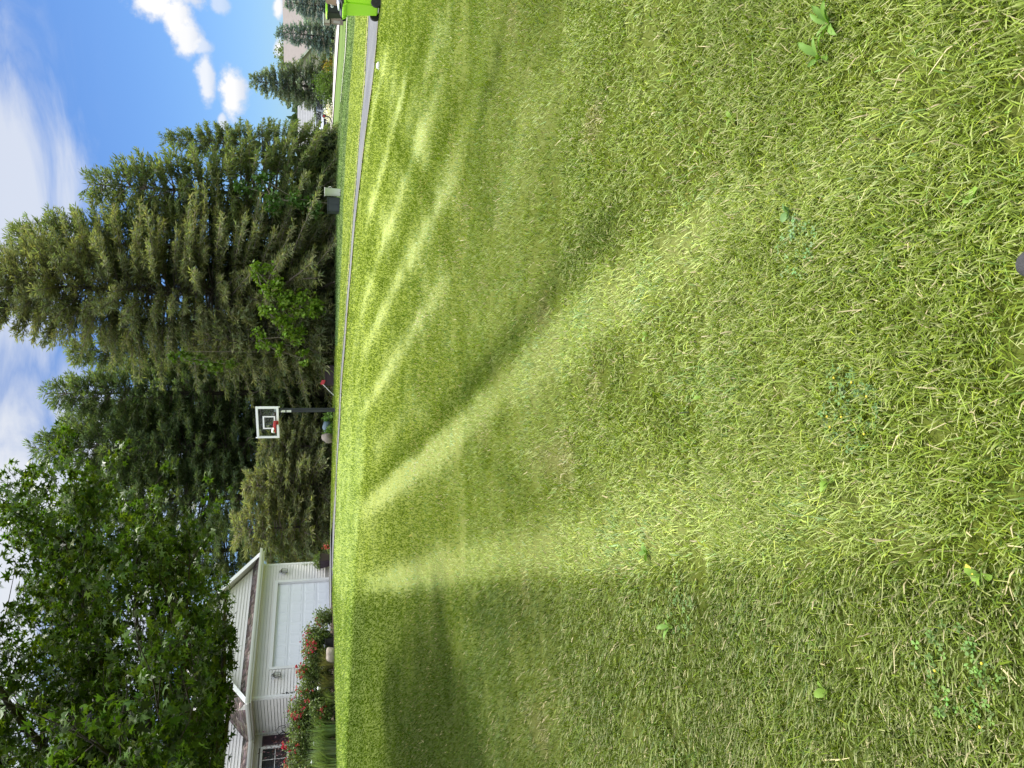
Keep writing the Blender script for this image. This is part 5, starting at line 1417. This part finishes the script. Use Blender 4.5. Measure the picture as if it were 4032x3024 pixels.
def front_gable(cx, half, zapex, zeave, yf):
    MB().prism([(cx - half, -.2), (cx + half, -.2), (cx + half, zeave), (cx, zapex - .18), (cx - half, zeave)], yf, 1.5).build('gable_wall', M['tan'], h2)
    g2 = MB()
    for s in (-1, 1):
        g2.hexa([(cx + s * (half + .35), yf - .4, zeave - .2), (cx + s * (half + .35), 2.6, zeave - .2), (cx, 2.6, zapex), (cx, yf - .4, zapex)], [(cx + s * (half + .35), yf - .4, zeave - .3), (cx + s * (half + .35), 2.6, zeave - .3), (cx, 2.6, zapex - .12), (cx, yf - .4, zapex - .12)])
    gr = g2.build('gable_roof', M['brownroof'], h2)
    for s in (-1, 1):
        MB().hexa([(cx + s * (half + .35), yf - .45, zeave - .42), (cx + s * (half + .35), yf - .405, zeave - .42), (cx + s * (half + .35), yf - .405, zeave - .18), (cx + s * (half + .35), yf - .45, zeave - .18)], [(cx, yf - .45, zapex - .24), (cx, yf - .405, zapex - .24), (cx, yf - .405, zapex + .02), (cx, yf - .45, zapex + .02)]).build('rake_board', M['cream'], gr)
xa = at(2781, 1158, 78).x - pa.x
front_gable(xa, 1.9, Z(1158, 78), Z(1222, 78), -1.6)
xb = at(3075, 1105, 78).x - pa.x
front_gable(xb, 4.2, Z(1112, 77), Z(1222, 77), -2.2)
window(h2, -.3, .6, .9, 1.9, -.02, 2, 1, M['trim'])
MB().box(1.0, 1.9, -.03, -.005, 0, 2.0).build('door', M['red'], h2)
# grey roofed garage house
pg = at(2520, 1290, 88); zg = gz(pg.x, 88)
h3 = far_house('grey_house', 'beige house with a plain grey shingle roof beyond the silver car', pg.x, 88.0, R(3))
def Zg(v, y): return at(2520, v, y).z - zg
ze_, zr_ = Zg(1238, 88), Zg(1172, 91)
MB().box(-4.5, 3.2, 0, 7, -.2, ze_).build('wall', M['olive'], h3)
r3 = MB().hexa([(-5, -.5, ze_), (3.7, -.5, ze_), (3.7, 3.5, zr_), (-5, 3.5, zr_)], [(-5, -.5, ze_ - .15), (3.7, -.5, ze_ - .15), (3.7, 3.5, zr_ - .2), (-5, 3.5, zr_ - .2)]).hexa([(-5, 7.5, ze_), (3.7, 7.5, ze_), (3.7, 3.5, zr_), (-5, 3.5, zr_)], [(-5, 7.5, ze_ - .15), (3.7, 7.5, ze_ - .15), (3.7, 3.5, zr_ - .2), (-5, 3.5, zr_ - .2)]).build('roof', M['greyroof'], h3)
for k in range(10):
    s = k / 10; yy = -.5 + 4.0 * s; zz = ze_ + (zr_ - ze_) * s; dz = (zr_ - ze_) / 10
    MB().hexa([(-5, yy, zz + .01), (3.7, yy, zz + .012), (3.7, yy + .4, zz + dz + .008), (-5, yy + .4, zz + dz + .008)], [(-5, yy, zz + .04), (3.7, yy, zz + .045), (3.7, yy + .4, zz + dz + .02), (-5, yy + .4, zz + dz + .02)]).build('shingle_course', M['greyroof'], r3)
MB().box(-5, 3.7, -.56, -.51, ze_ - .2, ze_ + .02).build('gutter', M['cream'], h3)
MB().tube([(-.1, .8, ze_ + .3), (-.1, .8, ze_ + 1.1)], .09, 8).build('roof_vent', M['white'], r3)
window(h3, -1.1, .1, .95, 1.75, -.03, 2, 1, M['trim'])
MB().box(-3.3, -2.6, -.04, -.005, 0, 1.95).build('door', M['white'], h3)
# silver car and dark car
def car(label, u, y, rz, paint, sc=1.0):
    p = on_ground(u, y); t = thing('parked_car', label, 'car', tuple(p), rz, 'cars parked by the far house'); t.scale = (sc,) * 3
    prof = [(-2.15, .38), (-2.2, .62), (-2.1, .80), (-1.35, .92), (-.75, 1.36), (-.2, 1.45), (.8, 1.43), (1.45, 1.05), (2.05, .98), (2.2, .75), (2.18, .38), (1.75, .26), (-1.7, .26)]
    b = MB()
    n = len(prof); vs = []
    for yy, k in ((-.86, .94), (-.80, 1.0), (.80, 1.0), (.86, .94)):
        for x_, z_ in prof:
            w = yy * (.84 if z_ > 1.0 else 1.0); vs.append((x_ * (k if abs(yy) > .82 else 1), w, .3 + (z_ - .3) * (k if abs(yy) > .82 else 1)))
    fs = [tuple(range(n))[::-1], tuple(range(3 * n, 4 * n))]
    for s in range(3):
        for i in range(n): fs.append((s * n + i, s * n + (i + 1) % n, (s + 1) * n + (i + 1) % n, (s + 1) * n + i))
    b.add(vs, fs); body = b.build('body', paint, t, bevel=.03)
    gl = MB()
    for s in (-1, 1):
        gl.hexa([(-1.1, s * .80, .96), (1.25, s * .80, 1.02), (.75, s * .715, 1.36), (-.62, s * .715, 1.34)], [(-1.1, s * .81, .96), (1.25, s * .81, 1.02), (.75, s * .725, 1.36), (-.62, s * .725, 1.34)])
    gl.hexa([(-1.36, -.66, .95), (-1.36, .66, .95), (-.80, .60, 1.36), (-.80, -.60, 1.36)], [(-1.40, -.66, .97), (-1.40, .66, .97), (-.84, .60, 1.38), (-.84, -.60, 1.38)])
    gl.build('window', M['pane'], body)
    for s in (-1, 1): MB().box(-2.24, -2.12, s * .62 - .17, s * .62 + .17, .62, .76).build('headlight', M['white'], body, bevel=.02)
    MB().box(-2.25, -2.17, -.45, .45, .42, .66).build('grille', M['black'], body)
    for x_ in (-1.35, 1.35):
        for s in (-1, 1):
            w = MB().lathe([(.2, -.10), (.32, -.10), (.33, -.06), (.33, .08), (.31, .1), (.2, .1)], 20, (0, 0, 0), 'y').build('wheel', M['rubber'], t); w.location = (x_, s * .80, .33)
            MB().lathe([(.2, -.06), (.2, .07)], 16, (0, 0, 0), 'y').build('rim', M['carpaint'], w)
    return t
car('silver car parked nose towards the street in front of the grey roofed house', 2556, 74.0, R(62), M['carpaint'])
car('dark grey car parked behind the black mailbox, half hidden by the round shrub', 2612, 71.0, R(75), M['carpaint2'], .95)
car('dark car at the edge of the spruces, left of the beige house', 2468, 84.0, R(30), M['carpaint2'], .9)
pb2 = on_ground(2565, 62.0)
t = thing('post_mailbox', 'black mailbox with red markings on a curved black post by the far street', 'mailbox', tuple(pb2), R(-20))
hh = at(2570, 1268, 62).z - pb2.z
MB().prism([(-.13, hh - .26), (.13, hh - .26), (.13, hh - .1), (.09, hh - .02), (0, hh), (-.09, hh - .02), (-.13, hh - .1)], -.28, .28).build('mailbox_body', M['black'], t)
MB().tube([(-.55, 0, -.1), (-.5, 0, .12), (-.15, 0, .22), (-.02, 0, .4), (0, 0, hh - .25)], .05, 7).tube([(0, 0, hh - .3), (.12, -.1, hh - .27)], .03, 6).build('post', M['black'], t)
MB().box(-.06, .06, -.286, -.281, hh - .2, hh - .08).box(.131, .136, -.1, .1, hh - .18, hh - .1).build('marking', M['red'], t)
# far planting
def sh(u, y, v, rx, col, n, leaf, seed, name, label, m='leaf'):
    p = on_ground(u, y); h = at(u, v, y).z - p.z
    return shrub(name, label, 'shrub', p.x, p.y, rx, rx * .8, h, col, n, leaf, seed, None, m)
sh(2686, 66, 1247, 1.55, (.085, .145, .02), 2600, (.16, .06), 101, 'round_shrub', 'rounded bright green shrub below the largest grey green spruce')
sh(2762, 68, 1276, .7, (.30, .22, .02), 500, (.12, .05), 102, 'yellow_shrub', 'small yellow flowering shrub right of the rounded green shrub')
sh(2742, 69, 1278, .5, (.32, .17, .06), 300, (.12, .06), 103, 'orange_shrub', 'small orange tinted shrub between the yellow shrub and the rounded shrub')
sh(2795, 71, 1240, .9, (.10, .13, .02), 700, (.14, .05), 104, 'gold_shrub', 'golden green shrub behind the yellow flowers')
sh(2596, 64, 1274, .55, (.055, .09, .03), 500, (.14, .05), 105, 'white_flower_shrub', 'low shrub covered with white flowers beside the black mailbox')
p = on_ground(2578, 63.4); r_ = np.random.default_rng(8); n = 420
P = r_.normal(0, 1, (n, 3)) * np.array([.32, .25, .16]) + np.array([0, 0, .36]); P[:, 2] = np.abs(P[:, 2])
V, F, C = diamonds(P, r_.normal(0, 1, (n, 3)), [.13] * n, [.055] * n, jitter((.72, .70, .58), n, .12, 2), 0, 2)
t = thing('white_blooms', 'spray of white flowers hanging over the low shrub by the black mailbox', 'flowers', tuple(p)); link('blossom', np_mesh('blossom', V, [F], C), M['petal'], t)
def leafy_tree(label, u, y, vtop, rx, col, n, seed, group=None, cb=.25):
    p = on_ground(u, y); h = at(u, vtop, y).z - p.z; r = np.random.default_rng(seed)
    t = thing('leafy_tree', label, 'tree', tuple(p), 0, group)
    tk = MB().tube([(0, 0, -.2), (.05, 0, h * .3), (.1, .05, h * .75)], [.05 + h * .022, .03 + h * .016, .04], 8).build('trunk', M['bark'], t, smooth=True)
    k = 22; a = r.uniform(0, 6.28, k); zz = h * r.uniform(cb + .08, .86, k); rr = rx * r.uniform(.35, .85, k) * np.sqrt(np.clip(1 - ((zz / h - .55) / .55) ** 2, .1, 1))
    cen = np.stack([np.cos(a) * rr, np.sin(a) * rr, zz], 1); cen[0] = (0, 0, h * .9)
    V2, F2 = sticks(np.stack([np.zeros(k), np.zeros(k), zz * .7], 1), cen, [.05] * k, [.015] * k); link('branch', np_mesh('branch', V2, [F2]), M['bark'], tk)
    w = r.integers(0, k, n); P = cen[w] + r.normal(0, 1, (n, 3)) * np.array([rx * .24, rx * .24, h * .075]); P[:, 2] = np.clip(P[:, 2], h * cb, h)
    V, F, C = diamonds(P, r.normal(0, 1, (n, 3)), r.uniform(.2, .38, n), r.uniform(.07, .13, n), jitter(col, n, .28, seed), .1, seed)
    link('crown', np_mesh('crown', V, [F], C), M['leaf'], t)
leafy_tree('sunlit leafy tree peeking out behind the largest grey green spruce', 2800, 95, 1085, 3.2, (.12, .16, .05), 3200, 111)
FT = 'leafy trees beyond the far houses'
leafy_tree('leafy tree beyond the roof of the far beige house', 2470, 118, 1200, 5, (.05, .09, .03), 3600, 112, FT)
leafy_tree('broad leafy tree far behind the brown roof, at the right edge', 3090, 125, 1150, 6, (.05, .09, .03), 3600, 113, FT)
# far belt of trees that closes the view
r_ = np.random.default_rng(77); n = 26000
bx_ = r_.uniform(-150, 190, n); by_ = 165 + r_.uniform(0, 14, n) + 12 * np.sin(bx_ * .03)
top_ = 5.0 + 3.0 * vnoise(bx_, by_ * 0, 9, 61) + 2.2 * vnoise(bx_, by_ * 0, 3.1, 62)
P = np.stack([bx_, by_, 1.2 + top_ * r_.uniform(0, 1, n) ** .7], 1)
V, F, C = diamonds(P, r_.normal(0, 1, (n, 3)), r_.uniform(.9, 2.0, n), r_.uniform(.4, .8, n), jitter((.04, .07, .028), n, .3, 6), 0, 6)
link('far_woods', np_mesh('far_woods', V, [F], C), M['leaf'], kind='stuff')

# ------------------------------------------------------------------ lawn details
def weed(label, u, v, leaves, size, col, seed, flower=False, width=.32, name='broadleaf_weed'):
    d = ray(u, v); k = -EYE / d.z; x, y = d.x * k, d.y * k
    r = np.random.default_rng(seed); t = thing(name, label, 'weed', (x, y, gz(x, y) + .004), r.uniform(0, 6), 'broad leaved weeds in the near lawn')
    n = 9; ss = np.linspace(0, 1, n); prof = np.sin(np.pi * np.clip(ss * .92 + .06, 0, 1)) ** .8 * width * (1 + .12 * np.sin(ss * 18))
    me = None
    V = []; 
    for i in range(n): zz = .28 * math.sin(ss[i] * 2.2); V += [(-prof[i], ss[i], zz + .05), (0, ss[i], zz), (prof[i], ss[i], zz + .05)]
    F = [(3 * i + j, 3 * i + j + 1, 3 * i + j + 4, 3 * i + j + 3) for i in range(n - 1) for j in (0, 1)]
    me = np_mesh('leaf', np.array(V), [np.array(F)], np.repeat(np.array([col]), len(V), 0), True); me.materials.append(M['leaf'])
    for j in range(leaves):
        o = link('leaf', me, None, t, (0, 0, r.uniform(.004, .02)), (r.normal(.35, .2), r.normal(0, .35), j * 6.283 / leaves + r.normal(0, .3))); s = size * .6 * r.uniform(.6, 1.2); o.scale = (s, s, s)
    if flower:
        MB().tube([(0, 0, 0), (.01, .005, .05)], .0015, 5).build('stalk', M['twig'], t)
        MB().lathe([(.002, .045), (.011, .052), (.013, .056), (.006, .06)], 12).build('flower', M['yel'], t)
M['yel'] = mat('yellow_petal', (.58, .42, .03), .6, noise=(40, .4, (.5, .32, .03)))
G1, G2, G3 = (.17, .28, .035), (.13, .24, .035), (.16, .27, .09)
for a in (('large jagged weed at the right edge of the near lawn', 2930, 3290, 8, .13, G2, 1, False, .13), ('small weed just beyond the large jagged one', 2800, 3250, 6, .12, G2, 2, False, .14),
          ('bright round leaved weed a step beyond the shoe', 2248, 3862, 4, .052, G1, 3), ('bright weed in the pale track, right of the middle', 2190, 3130, 4, .06, G3, 4), ('small weed in the dark track near the right', 2560, 2900, 3, .06, G1, 5),
          ('weed with broad pale leaves near the clover patch', 1130, 3290, 5, .06, G1, 6), ('bright weed beyond the pale patch', 1700, 2560, 3, .06, G1, 8),
          ('weed on the olive strip, far left of the shoe', 850, 2560, 4, .07, G2, 9), ('dark green weed in a hollow at the left', 560, 2660, 5, .09, G2, 10, False, .2), ('round leaf weed at the left edge in line with the clover', 310, 3285, 3, .06, G1, 11),
          ('weed with yellowing leaf at the near left', 760, 3895, 4, .05, G1, 13), ('small weed in the bright track near the centre', 1460, 2780, 3, .05, G1, 14)):
    weed(*a)
def clover(label, u, v, rad, seed, col, nl=170, fl=10):
    d = ray(u, v); k = -EYE / d.z; x, y = d.x * k, d.y * k; r = np.random.default_rng(seed)
    t = thing('clover_patch', label, 'clover', (x, y, gz(x, y)), 0, 'clover patches in the near lawn')
    V = []; F = []; C = []
    for i in range(nl):
        a = r.uniform(0, 6.28); q = rad * math.sqrt(r.uniform(0, 1)); cx_, cy_ = q * math.cos(a), q * math.sin(a); zz = r.uniform(.004, .032); a0 = r.uniform(0, 6.28); s = r.uniform(.0045, .009)
        c = jitter(col, 1, .25, i + seed)[0]
        for j in range(3):
            b = len(V); aa = a0 + j * 2.094
            V += [(cx_, cy_, zz)] + [(cx_ + s * 1.5 * math.cos(aa + o) * f, cy_ + s * 1.5 * math.sin(aa + o) * f, zz + .002 * r.normal()) for o, f in ((-.55, .75), (-.3, 1.05), (.3, 1.05), (.55, .75))]
            F += [(b, b + 1, b + 2), (b, b + 2, b + 3), (b, b + 3, b + 4)]; C += [c] * 5
    link('foliage', np_mesh('foliage', np.array(V), [np.array(F)], np.array(C)), M['leaf'], t)
    me = MB().lathe([(.001, 0), (.003, .0015), (.0033, .0035), (.0015, .005)], 8).mesh('flower'); me.materials.append(M['yel'])
    for i in range(fl):
        a = r.uniform(0, 6.28); q = rad * math.sqrt(r.uniform(0, 1)); link('flower', me, None, t, (q * math.cos(a), q * math.sin(a), .035))
clover('blue green clover patch with tiny yellow flowers in the middle foreground', 1415, 3370, .13, 5, (.10, .18, .05), 120, 7)
clover('clover patch with yellow flowers at the near left corner of the lawn', 360, 3800, .13, 6, (.11, .20, .04), 90, 3)
clover('small clover patch on the olive strip left of the middle', 640, 2700, .13, 7, (.11, .19, .05), 60, 0)
clover('clover patch in the pale track beyond the shoe', 2050, 3160, .11, 8, (.15, .27, .10), 80, 0)
# fallen leaf
d = ray(765, 3888); k = -EYE / d.z
lf = np_mesh('fallen_leaf', np.array([(0, 0, .0), (.011, .008, .006), (.026, .005, .002), (.029, -.005, .003), (.014, -.010, .006)]), [np.array([(0, 1, 4), (1, 2, 4), (2, 3, 4)])])
tag(link('fallen_leaf', lf, M['yel'], None, (d.x * k, d.y * k, gz(d.x * k, d.y * k) + .035), (.2, .1, 1)), 'curled yellow leaf on the grass at the near left', 'leaf')
# the toe of a shoe at the bottom
d = ray(1978, 4092); k = -(EYE - .05) / d.z; sx_, sy_ = d.x * k, d.y * k
sh_ = thing('shoe', 'dark cloth shoe with a grey rubber sole, only its toe in view at the bottom', 'shoe', (sx_, sy_, gz(sx_, sy_) + .025), R(-4))
def outline(f, n=26):
    pts = []
    for i in range(n):
        a = 2 * math.pi * i / n; yy = math.cos(a) * .145; ww = .052 * (1 - .22 * (yy < 0) * (-yy / .145)) * abs(math.sin(a)) ** .75 * (1 if math.sin(a) >= 0 else -1)
        pts.append((ww * f, yy * (1 - (1 - f) * .35)))
    return pts
def stack(levels):
    m = MB(); n = 26; vs = []; fs = []
    for f, z_ in levels:
        for x_, y_ in outline(f, n): vs.append((x_, y_ - .135, z_))
    for l in range(len(levels) - 1):
        for i in range(n): fs.append((l * n + i, l * n + (i + 1) % n, (l + 1) * n + (i + 1) % n, (l + 1) * n + i))
    fs += [tuple(range(n))[::-1], tuple(range((len(levels) - 1) * n, len(levels) * n))]
    return m.add(vs, fs)
stack([(1.02, 0), (1.10, .008), (1.13, .03), (1.10, .042), (.98, .046), (.88, .044)]).build('sole', M['sole'], sh_, smooth=True)
stack([(.90, .036), (.91, .05), (.88, .068), (.80, .082), (.62, .092), (.35, .097)]).build('upper', M['shoe'], sh_, smooth=True)
MB().tube([(-.03, -.12, .097), (0, -.10, .104), (.03, -.12, .097)], .004, 5).tube([(-.03, -.15, .097), (0, -.13, .104), (.03, -.15, .097)], .004, 5).build('lace', M['sole'], sh_)
print('TRIS', sum(sum(len(p.vertices) - 2 for p in m.polygons) if len(m.polygons) < 5000 else len(m.polygons) * 1.6 for m in bpy.data.meshes))
